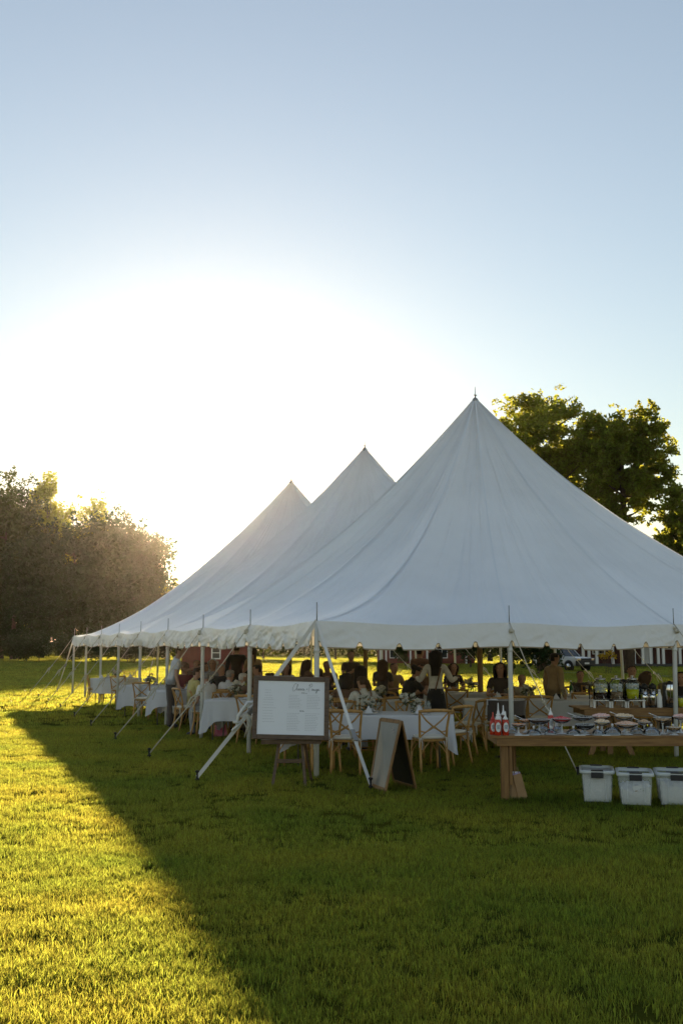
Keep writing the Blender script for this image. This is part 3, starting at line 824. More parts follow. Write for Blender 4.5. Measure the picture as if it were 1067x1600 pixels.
# parked car: white, dark front, facing right and a little towards us
def car():
    base = G(884, 1049.0); t = thing('parked_car', 'white square-bodied car with dark front bumper, parked on the drive', 'car', (base.x, base.y + .8, 0), R(0))
    # local x forward (right), y width; body is lofted from cross-sections along x
    Lc, Wc = 4.5, 1.8
    stations = [(-2.25, .45, 1.10, .74), (-2.2, .40, 1.15, .84), (-1.2, .38, 1.16, .90), (0.0, .36, 1.12, .90), (0.75, .36, 1.06, .90), (1.6, .38, 1.02, .88), (2.08, .42, .95, .82), (2.2, .48, .80, .76)]
    vs, fs = [], []
    for x, z0, z1, hw_ in stations:
        prof = [(-hw_ * .92, z0), (-hw_, z0 + .12), (-hw_, z1 - .18), (-hw_ * .93, z1), (hw_ * .93, z1), (hw_, z1 - .18), (hw_, z0 + .12), (hw_ * .92, z0)]
        vs += [(x, y, z) for y, z in prof]
    n = 8
    for i in range(len(stations) - 1):
        for k in range(n): fs.append((i * n + k, (i + 1) * n + k, (i + 1) * n + (k + 1) % n, i * n + (k + 1) % n))
    fs.append(tuple(range(n))); fs.append(tuple(range((len(stations) - 1) * n + n - 1, (len(stations) - 1) * n - 1, -1)))
    b = MB(); b.add(vs, fs); body = b.build('body', M['car_paint'], t, bevel=.02)
    g = MB()
    st = [(-2.1, 1.14, .80), (-1.85, 1.72, .70), (-.9, 1.78, .70), (.15, 1.72, .68), (.85, 1.08, .80)]
    vs = []
    for x, z, hw_ in st: vs += [(x, -hw_, z), (x, hw_, z)]
    vs += [(-2.1, -.82, 1.1), (-2.1, .82, 1.1), (.85, -.82, 1.05), (.85, .82, 1.05)]
    cab = [(0, 1, 3, 2), (2, 3, 5, 4), (4, 5, 7, 6), (6, 7, 9, 8), (10, 0, 2, 4, 6, 8, 12), (11, 13, 9, 7, 5, 3, 1), (10, 11, 1, 0), (12, 8, 9, 13)]
    g.add(vs, cab, 0, False); gl = g.build('windows', M['dark_glass'], t)
    gl.name = 'glasshouse'
    r = MB(); r.box((-.85, 0, 1.785), (2.0, 1.36, .05)); r.build('roof', M['car_paint'], t, bevel=.02)
    for s in (-1, 1):
        for (a, c) in (((.85, 1.08, .82), (.15, 1.74, .70)), ((-.35, 1.10, .84), (-.42, 1.76, .71)), ((-1.3, 1.12, .84), (-1.3, 1.76, .71)), ((-2.1, 1.12, .82), (-1.85, 1.73, .71))):
            p_ = MB(); p_.beam((a[0], s * a[2], a[1]), (c[0], s * c[2], c[1]), .09, .05, up=(0, 1, 0)); p_.build('pillar', M['car_paint'], t)
    for x in (-1.4, 1.38):
        for s in (-1, 1):
            w_ = MB(); vs = []
            o = MB(); o.tube([(x, s * .70, .36), (x, s * .93, .36)], .36, 18); wh = o.build('wheel', M['tyre'], t)
            i_ = MB(); i_.tube([(x, s * .93, .36), (x, s * .945, .36)], .21, 14); i_.build('rim', M['chrome'], wh)
            a_ = MB(); a_.tube([(x, s * .88, .37), (x, s * .912, .37)], .44, 18); a_.build('wheel_arch', M['car_dark'], t)
    f = MB(); f.box((2.16, 0, .60), (.26, 1.78, .36)); f.box((2.18, 0, .85), (.14, 1.5, .18)); f.build('front_bumper', M['car_dark'], t, bevel=.03)
    f = MB(); f.box((-2.22, 0, .62), (.2, 1.7, .3)); f.build('rear_bumper', M['car_dark'], t, bevel=.03)
    for s in (-1, 1):
        h = MB(); h.box((2.20, s * .68, .86), (.12, .28, .16)); h.build('headlight', M['chrome'], t, bevel=.02)
        h = MB(); h.box((.72, s * .98, 1.16), (.12, .18, .14)); h.build('mirror', M['car_dark'], t, bevel=.02)
    h = MB(); h.box((2.30, 0, .58), (.02, .46, .12)); h.build('number_plate', M['white_trim'], t)
    t.rotation_euler = (0, 0, R(-56)); t.scale = (.93,) * 3
    return t
car()
# yellow flowering plant near the house
pl = thing('flowering_plant', 'tall plant with bright yellow blooms on dark stems, right of the car', 'plant', G(950, 1053))
b = MB(); fl = MB()
for k in range(9):
    x = random.uniform(-.5, .5); h = random.uniform(1.0, 1.35)
    b.tube([(x * .3, 0, 0), (x * .7, random.uniform(-.1, .1), h * .6), (x, random.uniform(-.2, .2), h)], .012, 5)
    for j in range(14): fl.sphere((x + random.gauss(0, .10), random.gauss(0, .1), h + random.gauss(0, .07)), random.uniform(.03, .055), 6, 4, jit=.6)
b.build('stem', M['bark'], pl); fl.build('bloom', M['petal_yellow'], pl)

# ------------------------------------------------------------------ chairs
def x_chair():
    """cross-back chair; local +Y is the way the sitter faces, seat height .46, back at -Y"""
    t = thing('cross_back_chair', 'cross-back wooden chair', 'chair')
    W = .205
    W_ = M['chair_wood']
    for s in (-1, 1):
        b = MB(); b.tube([(s * .20, .20, 0), (s * .195, .195, .15), (s * .18, .18, .43)], [.015, .017, .019], 7); b.build('leg', W_, t)
        b = MB(); b.tube([(s * .20, -.27, 0), (s * .195, -.235, .14), (s * .19, -.20, .30), (s * .192, -.19, .46), (s * .20, -.205, .62), (s * .215, -.25, .78), (s * .222, -.275, .86)], [.016, .017, .018, .019, .018, .017, .016], 7)
        b.build('rear_leg', W_, t)
        c = MB(); c.tube([(s * .20, -.205, .58), (s * .12, -.215, .56), (0, -.222, .63), (-s * .12, -.235, .73), (-s * .205, -.262, .83)], [.010, .012, .012, .012, .010], 6)
        c.tube([(s * .19, -.20, .50), (s * .10, -.205, .57), (0, -.218, .645)], .010, 6)
        c.build('cross_slat', W_, t)
    b = MB(); b.tube([(-.235, -.268, .845), (-.15, -.285, .858), (0, -.295, .862), (.15, -.285, .858), (.235, -.268, .845)], [.019, .023, .024, .023, .019], 8); b.build('top_rail', W_, t)
    b = MB(); prof = []
    n = 20; vs = []
    for z, k in ((.435, .97), (.465, 1.0)):
        for i in range(n):
            a = 2 * math.pi * i / n; ca, sa = math.cos(a), math.sin(a)
            r = .215 * k / (abs(ca) ** 4 + abs(sa) ** 4) ** .25
            vs.append((r * ca, r * sa - .005, z))
    b.add(vs, [tuple(range(n - 1, -1, -1)), tuple(range(n, 2 * n))] + [(i, (i + 1) % n, n + (i + 1) % n, n + i) for i in range(n)], 0, False)
    b.build('seat', W_, t)
    for s in (-1, 1):
        for pts in ([(s * .195, .19, .25), (s * .185, .14, .36), (s * .17, .08, .43)], [(s * .192, -.21, .25), (s * .185, -.14, .36), (s * .17, -.08, .43)],
                    [(s * .192, -.215, .25), (s * .12, -.20, .36), (s * .05, -.18, .43)], [(s * .195, .195, .25), (s * .12, .185, .36), (s * .05, .17, .43)]):
            b = MB(); b.tube(pts, .009, 6); b.build('brace', W_, t)
    b = MB(); vs = []
    for z, k in ((.468, .93), (.485, 1.0), (.503, .97), (.512, .7)):
        for i in range(n):
            a = 2 * math.pi * i / n; ca, sa = math.cos(a), math.sin(a)
            r = .208 * k / (abs(ca) ** 4 + abs(sa) ** 4) ** .25
            vs.append((r * ca, r * sa - .005, z))
    f = [tuple(range(n - 1, -1, -1)), tuple(range(3 * n, 4 * n))]
    for l in range(3): f += [(l * n + i, l * n + (i + 1) % n, (l + 1) * n + (i + 1) % n, (l + 1) * n + i) for i in range(n)]
    b.add(vs, f)
    cu = b.build('cushion', M['cushion'], t)
    for s in (-1, 1):
        c = MB(); x = s * .195; y = -.235
        c.tube([(s * .18, -.20, .485), (x, y - .01, .48), (x + .02, y - .015, .42), (x + .012, y - .02, .33)], .006, 5)
        c.tube([(s * .18, -.20, .485), (x - .02, y - .015, .46), (x - .03, y - .02, .36)], .006, 5)
        c.tube([(x, y - .01, .48), (x + .035, y - .02, .50), (x + .03, y - .02, .46), (x, y - .01, .475), (x - .035, y - .02, .50), (x - .03, y - .02, .455), (x, y - .01, .475)], .005, 5)
        c.build('tie', M['cushion'], cu)
    return t
def spindle_chair():
    t = thing('spindle_chair', 'bamboo-style chair', 'chair'); W_ = M['chair_wood']
    for s in (-1, 1):
        b = MB(); b.tube([(s * .19, .19, 0), (s * .19, .19, .44)], .014, 7); b.build('leg', W_, t)
        b = MB(); b.tube([(s * .19, -.21, 0), (s * .19, -.19, .46), (s * .19, -.24, .92)], .014, 7); b.build('rear_leg', W_, t)
    for k in range(5):
        x = -.114 + .057 * k; b = MB(); b.tube([(x, -.205, .60), (x, -.235, .90)], .007, 6); b.build('spindle', W_, t)
    for z, y in ((.60, -.207), (.90, -.238), (.80, -.228)):
        b = MB(); b.tube([(-.19, y, z), (.19, y, z)], .011, 6); b.build('rail', W_, t)
    b = MB(); b.box((0, 0, .45), (.40, .40, .03)); b.build('seat', W_, t, bevel=.006)
    for z in (.15, .28):
        for (a, c) in (((-.19, .19), (.19, .19)), ((-.19, -.2), (.19, -.2)), ((-.19, .19), (-.19, -.2)), ((.19, .19), (.19, -.2))):
            b = MB(); b.tube([(*a, z), (*c, z)], .008, 6); b.build('stretcher', W_, t)
    b = MB(); b.box((0, 0, .487), (.38, .38, .04)); b.build('cushion', M['cushion'], t, bevel=.018)
    return t
xc0 = x_chair(); xct = proto_tree(xc0)
sc0 = spindle_chair(); sct = proto_tree(sc0)
used = {'x': False, 's': False}
def chair(pos, face, label, kind='x', group='wooden chairs set around the white tables'):
    """face: the way the sitter faces, degrees clockwise from straight away from the camera"""
    root, tree_ = (xc0, xct) if kind == 'x' else (sc0, sct)
    rz = -R(face)
    if not used[kind]:
        used[kind] = True
        root.location = (pos[0], pos[1], 0); root.rotation_euler = (0, 0, rz); root['label'] = label; root['group'] = group
        return root
    return dup(tree_, (pos[0], pos[1], 0), rz, label, group)

# ------------------------------------------------------------------ tables with cloths
def cloth_mesh(L, Wd, H, over, seed, round_=False):
    """draped cloth: flat top, hanging skirt with corner cascades"""
    b = MB(); NP = 160; rows = 12
    hx, hy = L / 2, Wd / 2
    per = []
    if round_:
        for i in range(NP):
            a = 2 * math.pi * i / NP; per.append((hx * math.cos(a), hx * math.sin(a), math.cos(a), math.sin(a), 0))
    else:
        tot = 2 * (L + Wd)
        for i in range(NP):
            s = tot * i / NP
            if s < L: x, y, nx, ny = -hx + s, -hy, 0, -1
            elif s < L + Wd: x, y, nx, ny = hx, -hy + s - L, 1, 0
            elif s < 2 * L + Wd: x, y, nx, ny = hx - (s - L - Wd), hy, 0, 1
            else: x, y, nx, ny = -hx, hy - (s - 2 * L - Wd), -1, 0
            dc = min(math.hypot(x - cx_, y - cy_) for cx_ in (-hx, hx) for cy_ in (-hy, hy))
            k = math.exp(-(dc / .13) ** 2)
            vx, vy = (math.copysign(1, x), math.copysign(1, y))
            nx, ny = nx * (1 - k) + vx * .7 * k, ny * (1 - k) + vy * .7 * k
            per.append((x, y, nx, ny, k))
    vs = []
    for j in range(rows + 1):
        f = j / rows
        for i, (x, y, nx, ny, k) in enumerate(per):
            w = (.022 * math.sin(i * .55 + seed) + .030 * noise.noise(Vector((x * 3, y * 3, seed)))) * f + .012 + .05 * f * k * (1 + 1.1 * math.sin(i * 2.1))
            dz = over * f * (1 + .62 * k * (1 if over < .5 else .35)) + .02 * noise.noise(Vector((x * 2, y * 2, seed + 5))) * f
            vs.append((x + nx * w, y + ny * w, H + .004 - dz))
    fs = [(j * NP + i, j * NP + (i + 1) % NP, (j + 1) * NP + (i + 1) % NP, (j + 1) * NP + i) for j in range(rows) for i in range(NP)]
    fs = [f[::-1] for f in fs]
    fs.append(tuple(range(NP)))
    b.add(vs, fs)
    b.sm[-1] = False
    return b
def table(c, rot, L, label, clabel, over=.34, Wd=.76, seed=1.0, round_=False, H=.75):
    t = thing('banquet_table', label, 'table', (c[0], c[1], 0), -R(rot), 'tables under the tent')
    b = MB()
    if round_: b.lathe([(L / 2 - .01, H - .03), (L / 2 - .004, H - .015), (L / 2 - .01, H)], 28)
    else: b.box((0, 0, H - .015), (L - .01, Wd - .01, .03))
    b.build('tabletop', M['farm_wood'], t)
    for sx in (-1, 1):
        for sy in (-1, 1):
            l = MB(); k = .32 if round_ else .42
            l.tube([(sx * L * k, sy * (Wd if not round_ else L) * .36, 0), (sx * L * k, sy * (Wd if not round_ else L) * .36, H - .03)], .015, 6); l.build('leg', M['steel'], t)
    cl = cloth_mesh(L, Wd, H, over, seed, round_).build('tablecloth', M['cloth'])
    cl.location = (c[0], c[1], 0); cl.rotation_euler = (0, 0, -R(rot))
    tag(cl, clabel, 'tablecloth', 'white tablecloths')
    return c, rot, L, Wd
def on(c, rot, x, y):
    a = -R(rot); return Vector((c[0] + x * math.cos(a) - y * math.sin(a), c[1] + x * math.sin(a) + y * math.cos(a), 0))
M['petal_cream'] = mat('petal_cream', (0.62, 0.56, 0.45), rough=.8)
def bouquet(p, label, seed, h=.30, n=9, vase=True):
    rg = random.Random(seed)
    t = thing('table_bouquet', label, 'flowers', p, 0, 'flower arrangements on the tables')
    g = MB(); g.lathe([(.03, 0), (.045, .02), (.05, .09), (.032, .14), (.036, .16)], 12); g.build('vase', M['glass'], t)
    s = MB(); lf = MB(); fl = MB()
    for k in range(n):
        a = rg.uniform(0, 6.28); r = rg.uniform(.03, .16); z = h * rg.uniform(.55, 1.0)
        q = Vector((r * math.cos(a), r * math.sin(a), z))
        s.tube([(0, 0, .05), q * .5 + Vector((0, 0, .05)), q], .0025, 4)
        for j in range(6):
            d = Vector((rg.gauss(0, 1), rg.gauss(0, 1), rg.gauss(0, .6))) * .028
            fl.sphere(q + d * .7, rg.uniform(.016, .030), 6, 4, jit=.7)
        for j in range(7):
            c = q * rg.uniform(.5, 1.0) + Vector((rg.gauss(0, 1), rg.gauss(0, 1), rg.gauss(0, .7))) * .05
            d = Vector((rg.gauss(0, 1), rg.gauss(0, 1), rg.gauss(0, .7))).normalized() * .045; e = d.orthogonal().normalized() * .014
            lf.add([c - d, c + e, c + d, c - e], [(0, 1, 2, 3)])
    s.build('stem', M['leaf'], t); lf.build('foliage', M['leaf_sage'], t); fl.build('bloom', M['petal_white'], t)
    return t
def wine_glass():
    t = thing('wine_glass', 'stemmed glass', 'glass')
    b = MB(); b.lathe([(.034, 0), (.033, .003), (.005, .008), (.004, .085), (.022, .10), (.036, .135), (.032, .19), (.030, .19), (.034, .135), (.020, .104), (.001, .095)], 12); b.build('bowl', M['glass'], t)
    return t
wg0 = wine_glass(); wgt = proto_tree(wg0); wg_first = [True]
def glass(p, label):
    if wg_first[0]:
        wg_first[0] = False; wg0.location = p; wg0['label'] = label; wg0['group'] = 'stemmed glasses on the tables'; return
    dup(wgt, p, 0, label, 'stemmed glasses on the tables')
def plate_set(p, label, napkin=True):
    t = thing('place_setting_plate', label, 'plate', p, 0, 'plates on the tables')
    b = MB(); b.lathe([(.06, 0), (.075, .004), (.125, .016), (.128, .019), (.07, .008), (.001, .007)], 20); b.build('plate', M['plastic_white'], t)
    if napkin:
        n = MB(); n.add([(-.06, -.05, .02), (.06, -.06, .02), (.05, .05, .025), (-.05, .06, .02), (0, 0, .13), (.02, .03, .09)], [(0, 1, 4), (1, 2, 5, 4), (2, 3, 5), (3, 0, 4, 5), (3, 2, 1, 0)], 0, False)
        n.build('napkin', M['cloth'], t)

# tables: (centre, rotation clockwise, length, ...)
T = {}
def dd(px, d, y=0): return at(px, d)
T['near'] = table((.42, 15.05), 5, 2.44, 'rectangular dining table behind the chalkboard sign', 'white cloth on the near table behind the chalkboard sign', .34, .9, 1.1)
c = D(372, 18.9); T['pink'] = table((c.x + .25, c.y), 12, 1.5, 'dining table left of the framed seating chart', 'white cloth with deep folded corners above the pink bag', .38, .85, 2.3)
c = D(183, 30.5); T['lit'] = table((c.x, c.y), 0, 1.5, 'round dining table in the sunlit far end of the tent', 'white cloth on the sunlit round table at the far left', .42, 1.5, 3.1, True)
c = D(237, 25.4); T['drape'] = table((c.x, c.y), 20, 1.3, 'dining table between the second and third tent poles from the lit end', 'pale cloth hanging in long points beside the standing man in white', .50, .8, 4.2)
c = D(325, 22.3); T['left2'] = table((c.x, c.y), 10, 2.44, 'long dining table among the seated crowd at the left', 'white cloth mostly hidden behind the seated crowd', .34, .85, 5.1)
c = D(500, 22.0); T['mid2'] = table((c.x, c.y), 5, 2.44, 'dining table behind the framed seating chart', 'white cloth with backlit flowers above the seating chart frame', .34, .85, 6.6)
c = D(590, 18.6); T['mid1'] = table((c.x, c.y), 5, 1.9, 'dining table behind the man in suspenders', 'white cloth behind the man in suspenders', .34, .85, 7.2)
c = D(735, 21.5); T['r1'] = table((c.x, c.y), 5, 2.0, 'dining table right of the woman in the white blouse', 'dim grey-looking cloth behind the wooden centre pole', .40, .85, 8.4)
c = D(820, 18.8); T['r2'] = table((c.x, c.y), 5, 2.3, 'dining table behind the front corner of the dessert buffet', 'dim cloth behind the cross-back chair left of the standing man in tan', .45, .85, 9.4)
c = D(925, 20.0); T['r3'] = table((c.x, c.y), 0, 2.2, 'dining table behind the drink dispensers', 'dim cloth with a pointed fold behind the drink dispensers', .45, .85, 10.7)
c = D(1050, 19.5); T['r4'] = table((c.x, c.y), 0, 2.2, 'dining table behind the coffee urn', 'dim cloth behind the coffee urn at the right edge', .45, .85, 11.7)
Ztop = .756
def dress(key, nflow, nset, place, seed):
    c, rot, L, Wd = T[key]; rg = random.Random(seed)
    for k in range(nflow):
        x = (k + .5) / nflow * L * .8 - L * .4
        p = on(c, rot, x, rg.uniform(-.08, .08)); p.z = Ztop
        lab = ['white and green bouquet at the left of %s', 'white and green bouquet at the middle of %s', 'white and green bouquet at the right of %s', 'small extra bouquet on %s']
        bouquet(p, (lab[0] if nflow > 1 and k == 0 else lab[2] if k == nflow - 1 and nflow > 1 else lab[1]) % place, seed * 10 + k, .22 + .1 * rg.random(), 8)
    sidename = {-1: 'near', 1: 'far'}
    for k in range(nset):
        s = -1 if k % 2 else 1; x = ((k // 2) + .5) / max(1, (nset + 1) // 2) * L * .9 - L * .45
        which = ['left', 'middle', 'right'][min(2, int(((k // 2) + .5) / max(1, (nset + 1) // 2) * 3))]
        p = on(c, rot, x, s * Wd * .30); p.z = Ztop
        plate_set(p, 'white plate and napkin, %s %s of %s' % (sidename[s], which, place))
        q = on(c, rot, x + .14, s * Wd * .18); q.z = Ztop
        glass(q, 'glass by the %s %s plate of %s' % (sidename[s], which, place))
dress('near', 3, 6, 'the near table', 1)
dress('pink', 2, 2, 'the table above the pink bag', 2)
dress('lit', 1, 4, 'the sunlit round table', 3)
dress('drape', 1, 2, 'the table with long pointed drapes', 4)
dress('left2', 1, 4, 'the crowded left table', 5)
dress('mid2', 2, 4, 'the table over the chart frame', 6)
dress('mid1', 1, 2, 'the table behind suspenders man', 7)
dress('r1', 1, 4, 'the table behind the wooden pole', 8)
dress('r2', 1, 4, 'the table left of the man in tan', 9)
dress('r3', 1, 4, 'the table behind the dispensers', 10)
dress('r4', 1, 2, 'the table behind the coffee urn', 12)

# empty chairs, by the pixel column and depth where their seats stand
EC = [
    (541, 14.15, 3, 'x', 'cross-back chair facing away, between the seating chart and the chalkboard'),
    (668, 14.25, -14, 'x', 'cross-back chair just right of the chalkboard sign, ribbons hanging from its cushion'),
    (700, 15.1, -42, 'x', 'cross-back chair second to the right of the chalkboard'),
    (727, 16.6, -60, 'x', 'cross-back chair third to the right of the chalkboard, turned sideways'),
    (762, 17.3, -20, 'x', 'dim cross-back chair in front of the wooden centre pole'),
    (505, 14.3, -12, 'x', 'cross-back chair half hidden behind the seating chart easel'),
    (462, 14.7, 10, 'x', 'cross-back chair with only its legs seen under the seating chart'),
    (580, 15.9, 184, 's', 'slim spindle-back chair on the far side of the near table'),
    (640, 15.9, 182, 'x', 'cross-back chair on the far side of the near table, right of the flowers'),
    (535, 15.95, 178, 'x', 'cross-back chair on the far side of the near table, behind the seating chart\'s corner'),
    (398, 18.2, 25, 'x', 'cross-back chair right of the pink bag, behind the second pole'),
    (321, 19.8, 80, 'x', 'cross-back chair facing right, left of the pink bag'),
    (352, 19.9, 170, 'x', 'cross-back chair at the far side of the table above the pink bag'),
    (406, 19.9, 190, 'x', 'cross-back chair behind the flowers of the table by the seating chart'),
    (152, 30.2, 70, 'x', 'cross-back chair left of the sunlit round table'),
    (190, 29.2, 5, 'x', 'cross-back chair in front of the sunlit round table'),
    (201, 31.9, 184, 's', 'spindle-back chair behind the sunlit round table'),
    (224, 31.2, 250, 'x', 'cross-back chair right of the sunlit round table'),
    (230, 24.3, 15, 'x', 'cross-back chair in front of the cloth with long points'),
    (262, 26.6, 200, 'x', 'cross-back chair on the far side of the cloth with long points'),
    (712, 20.6, 5, 'x', 'dim cross-back chair left of the wooden centre pole'),
    (740, 23.0, 180, 's', 'spindle-back chair silhouetted on the lawn behind the wooden pole'),
    (800, 17.9, 3, 'x', 'dim cross-back chair just right of the white front pole'),
    (835, 17.9, -5, 'x', 'dim cross-back chair behind the knotted guy rope'),
    (905, 19.2, 2, 'x', 'dim cross-back chair left of the drink dispensers'),
    (935, 19.1, -4, 'x', 'dim cross-back chair behind the first drink dispenser'),
    (1045, 20.6, 180, 's', 'spindle-back chair behind the coffee urn'),
    (925, 21.0, 180, 's', 'spindle-back chair on the far side behind the first dispenser'),
    (610, 17.6, -20, 'x', 'cross-back chair between the near table and the standing waitress'),
]
for px, d, face, kd, lab in EC:
    p = D(px, d); chair((p.x, p.y), face, lab, kd)

# ------------------------------------------------------------------ people
SKINS = [mat('skin_light', (0.46, 0.27, 0.19), rough=.55), mat('skin_tan', (0.36, 0.20, 0.13), rough=.55), mat('skin_dark', (0.16, 0.08, 0.05), rough=.5)]
def fab(name, c): return mat(name, c, rough=.85, var=.08, scale=20, bump=.004, bscale=22, sheen=.2)
FAB = {k: fab('fabric_' + k, c) for k, c in dict(white=(.72, .71, .68), black=(.028, .026, .026), navy=(.02, .025, .05), tan=(.36, .25, .13), grey=(.28, .28, .28), yellow=(.55, .47, .18),
       brown=(.19, .11, .07), maroon=(.12, .02, .02), beige=(.5, .42, .3), pale=(.6, .6, .62), green=(.08, .1, .05), dark=(.075, .058, .048), rose=(.35, .16, .13)).items()}
HAIR = {k: mat('hair_' + k, c, rough=.6, var=.3, scale=30, stretch=(6, 6, 1), bump=.004, bscale=40) for k, c in dict(black=(.022, .015, .011), brown=(.075, .04, .02), blond=(.35, .23, .10), white=(.55, .53, .50), grey=(.25, .24, .23)).items()}
M['eye'] = mat('eye', (.01, .008, .006), rough=.2)
ARM = {  # elbow, wrist offsets from the shoulder (x outward)
    'down': ((.05, -.02, -.29), (.07, .05, -.54)), 'table': ((.06, .12, -.25), (-.06, .36, -.22)), 'lap': ((.05, .04, -.28), (-.05, .24, -.36)),
    'reach': ((.06, .20, -.20), (.02, .45, -.12)), 'out': ((.13, .03, -.24), (.20, .27, -.20)), 'up': ((.10, .15, -.12), (.02, .22, .12)), 'fold': ((.05, .10, -.26), (-.16, .26, -.14)),
}
def person(px, d, H, pose, face, shirt, trousers, hair, label, arms=('table', 'table'), lean=6, style='short', skin=0, sleeve=.55, turn=0, female=False, seat=None, chair_label=None, extra=None, skirt=False, fingers=False):
    s = H / 1.75 if pose == 'stand' else H / 1.32
    base = D(px, d); fr = -R(face)
    t = thing('person', label, 'person', (base.x, base.y, 0), fr, 'wedding guests and staff under the tent')
    V, E, Rd, B = [], [], [], []
    def a(p, r, par=None, bone='torso'):
        V.append(Vector(p)); Rd.append(r if hasattr(r, '__len__') else (r, r)); B.append(bone)
        if par is not None: E.append((par, len(V) - 1))
        return len(V) - 1
    ph = .93 if pose == 'stand' else .55
    L = R(lean); sn, cs = math.sin(L), math.cos(L)
    def tp(x, y, z): return (x, y * cs + z * sn, ph + z * cs - y * sn)     # torso frame
    wsh = .165 if not female else .145
    k = .9 if female else 1.0
    pel = a((0, 0, ph), (.145 * (1.02 if female else 1), .10), None, 'hip')
    wa = a(tp(0, .01, .15), (.125 * k * (.9 if female else 1), .09), pel)
    chst = a(tp(0, .02, .34), (.155 * k, .105 * k), wa)
    nb = a(tp(0, -.005, .475), (.085, .07), chst)
    nk = a(tp(0, .005, .535), (.054, .054), nb, 'neck')
    hd0 = a(tp(0, .03, .595), (.076, .086), nk, 'head')
    hd1 = a(tp(0, .02, .685), (.092, .106), hd0, 'head')
    a(tp(0, .012, .765), (.072, .086), hd1, 'head')
    for sd, arm in ((-1, arms[0]), (1, arms[1])):
        sh = a(tp(sd * wsh, 0, .455), .062 * k, chst)
        S = Vector(tp(sd * (wsh + .02), 0, .44)); e, w_ = ARM[arm]
        sh2 = a(S, .055 * k, sh, 'uparm')
        el = a(S + Vector((sd * e[0], e[1], e[2])), .040 * k, sh2, 'uparm')
        wr = a(S + Vector((sd * w_[0], w_[1], w_[2])), .027 * k, el, 'forearm')
        fd = (Vector(V[wr]) - Vector(V[el])).normalized()
        pm = a(Vector(V[wr]) + fd * .075, (.036, .018), wr, 'hand')
        sidev = Vector((1, 0, 0)); sidev = (sidev - fd * sidev.dot(fd)).normalized()
        for q, ln in ((-1.5, .055), (-.5, .068), (.5, .064), (1.5, .050)):
            f1 = a(Vector(V[pm]) + sidev * q * .017 + fd * .022, .009, pm, 'hand')
            f2 = a(Vector(V[f1]) + fd * ln * .55 - Vector((0, 0, .008)), .008, f1, 'hand')
            a(Vector(V[f2]) + fd * ln * .4 - Vector((0, 0, .02)), .007, f2, 'hand')
        th_ = a(Vector(V[wr]) + fd * .03 - sidev * sd * .035, .011, wr, 'hand'); a(Vector(V[th_]) + fd * .04 - sidev * sd * .012, .009, th_, 'hand')
    for sd in (-1, 1):
        if pose == 'stand':
            hp = a((sd * .085, 0, ph - .07), .095, pel, 'leg'); kn = a((sd * .095, .015, .50), .062, hp, 'leg'); an_ = a((sd * .10, -.01, .10), .040, kn, 'leg')
            hl = a((sd * .10, -.01, .055), .042, an_, 'foot'); a((sd * .115, .15, .035), (.040, .028), hl, 'foot')
        else:
            hp = a((sd * .09, .06, ph - .01), .090, pel, 'leg'); kn = a((sd * .13, .43, .52), .060, hp, 'leg'); an_ = a((sd * .13, .38, .10), .040, kn, 'leg')
            hl = a((sd * .13, .37, .055), .042, an_, 'foot'); a((sd * .14, .53, .035), (.040, .028), hl, 'foot')
    me = bpy.data.meshes.new('skeleton'); me.from_pydata([tuple(v) for v in V], E, [])
    o = bpy.data.objects.new('skeleton', me); COL.objects.link(o)
    sk = o.modifiers.new('skin', 'SKIN'); sk.use_smooth_shade = True
    for i, r in enumerate(Rd): me.skin_vertices[0].data[i].radius = r
    for i in range(len(V)): me.skin_vertices[0].data[i].use_root = (i == 0)
    sb = o.modifiers.new('sub', 'SUBSURF'); sb.levels = 1; sb.render_levels = 1
    dg = bpy.context.evaluated_depsgraph_get()
    ev = o.evaluated_get(dg); em = ev.to_mesh()
    n = len(em.vertices); co = np.empty(n * 3); em.vertices.foreach_get('co', co); co = co.reshape(-1, 3)
    faces = [tuple(p.vertices) for p in em.polygons]
    ev.to_mesh_clear(); bpy.data.objects.remove(o)
    # bone of every vertex: nearest skeleton edge
    best = np.full(n, 1e9); bi = np.zeros(n, int); along = np.zeros(n)
    Vn = np.array([tuple(v) for v in V])
    for ei, (p, q) in enumerate(E):
        A, Bv = Vn[p], Vn[q]; ab = Bv - A; tt = np.clip(((co - A) @ ab) / (ab @ ab + 1e-9), 0, 1)
        ds = np.linalg.norm(co - A - tt[:, None] * ab, axis=1) - .5 * (np.mean(Rd[p]) * (1 - tt) + np.mean(Rd[q]) * tt)
        m_ = ds < best; best[m_] = ds[m_]; bi[m_] = ei; along[m_] = tt[m_]
    bone = np.array([B[E[i][1]] for i in bi])
    # face relief: nose, brow, chin
    hc = Vector(tp(0, .025, .665)); up = Vector((0, sn, cs)); fw = Vector((0, cs, -sn))
    if turn:
        rt = Matrix.Rotation(-R(turn), 3, up)
        for i in np.where(bone == 'head')[0]:
            co[i] = tuple(rt @ (Vector(co[i]) - hc) + hc)
        fw = rt @ fw
    rtv = fw.cross(up)
    for i in np.where(bone == 'head')[0]:
        v = Vector(co[i]) - hc; f_, r_, u_ = v.dot(fw), v.dot(rtv), v.dot(up)
        if f_ > .05:
            nose = .022 * math.exp(-((r_ / .016) ** 2 + ((u_ + .012) / .022) ** 2)); chin = .010 * math.exp(-((r_ / .03) ** 2 + ((u_ + .075) / .02) ** 2))
            socket = -.007 * sum(math.exp(-(((r_ - q) / .016) ** 2 + ((u_ - .015) / .012) ** 2)) for q in (-.03, .03))
            co[i] = tuple(Vector(co[i]) + fw * (nose + chin + socket))
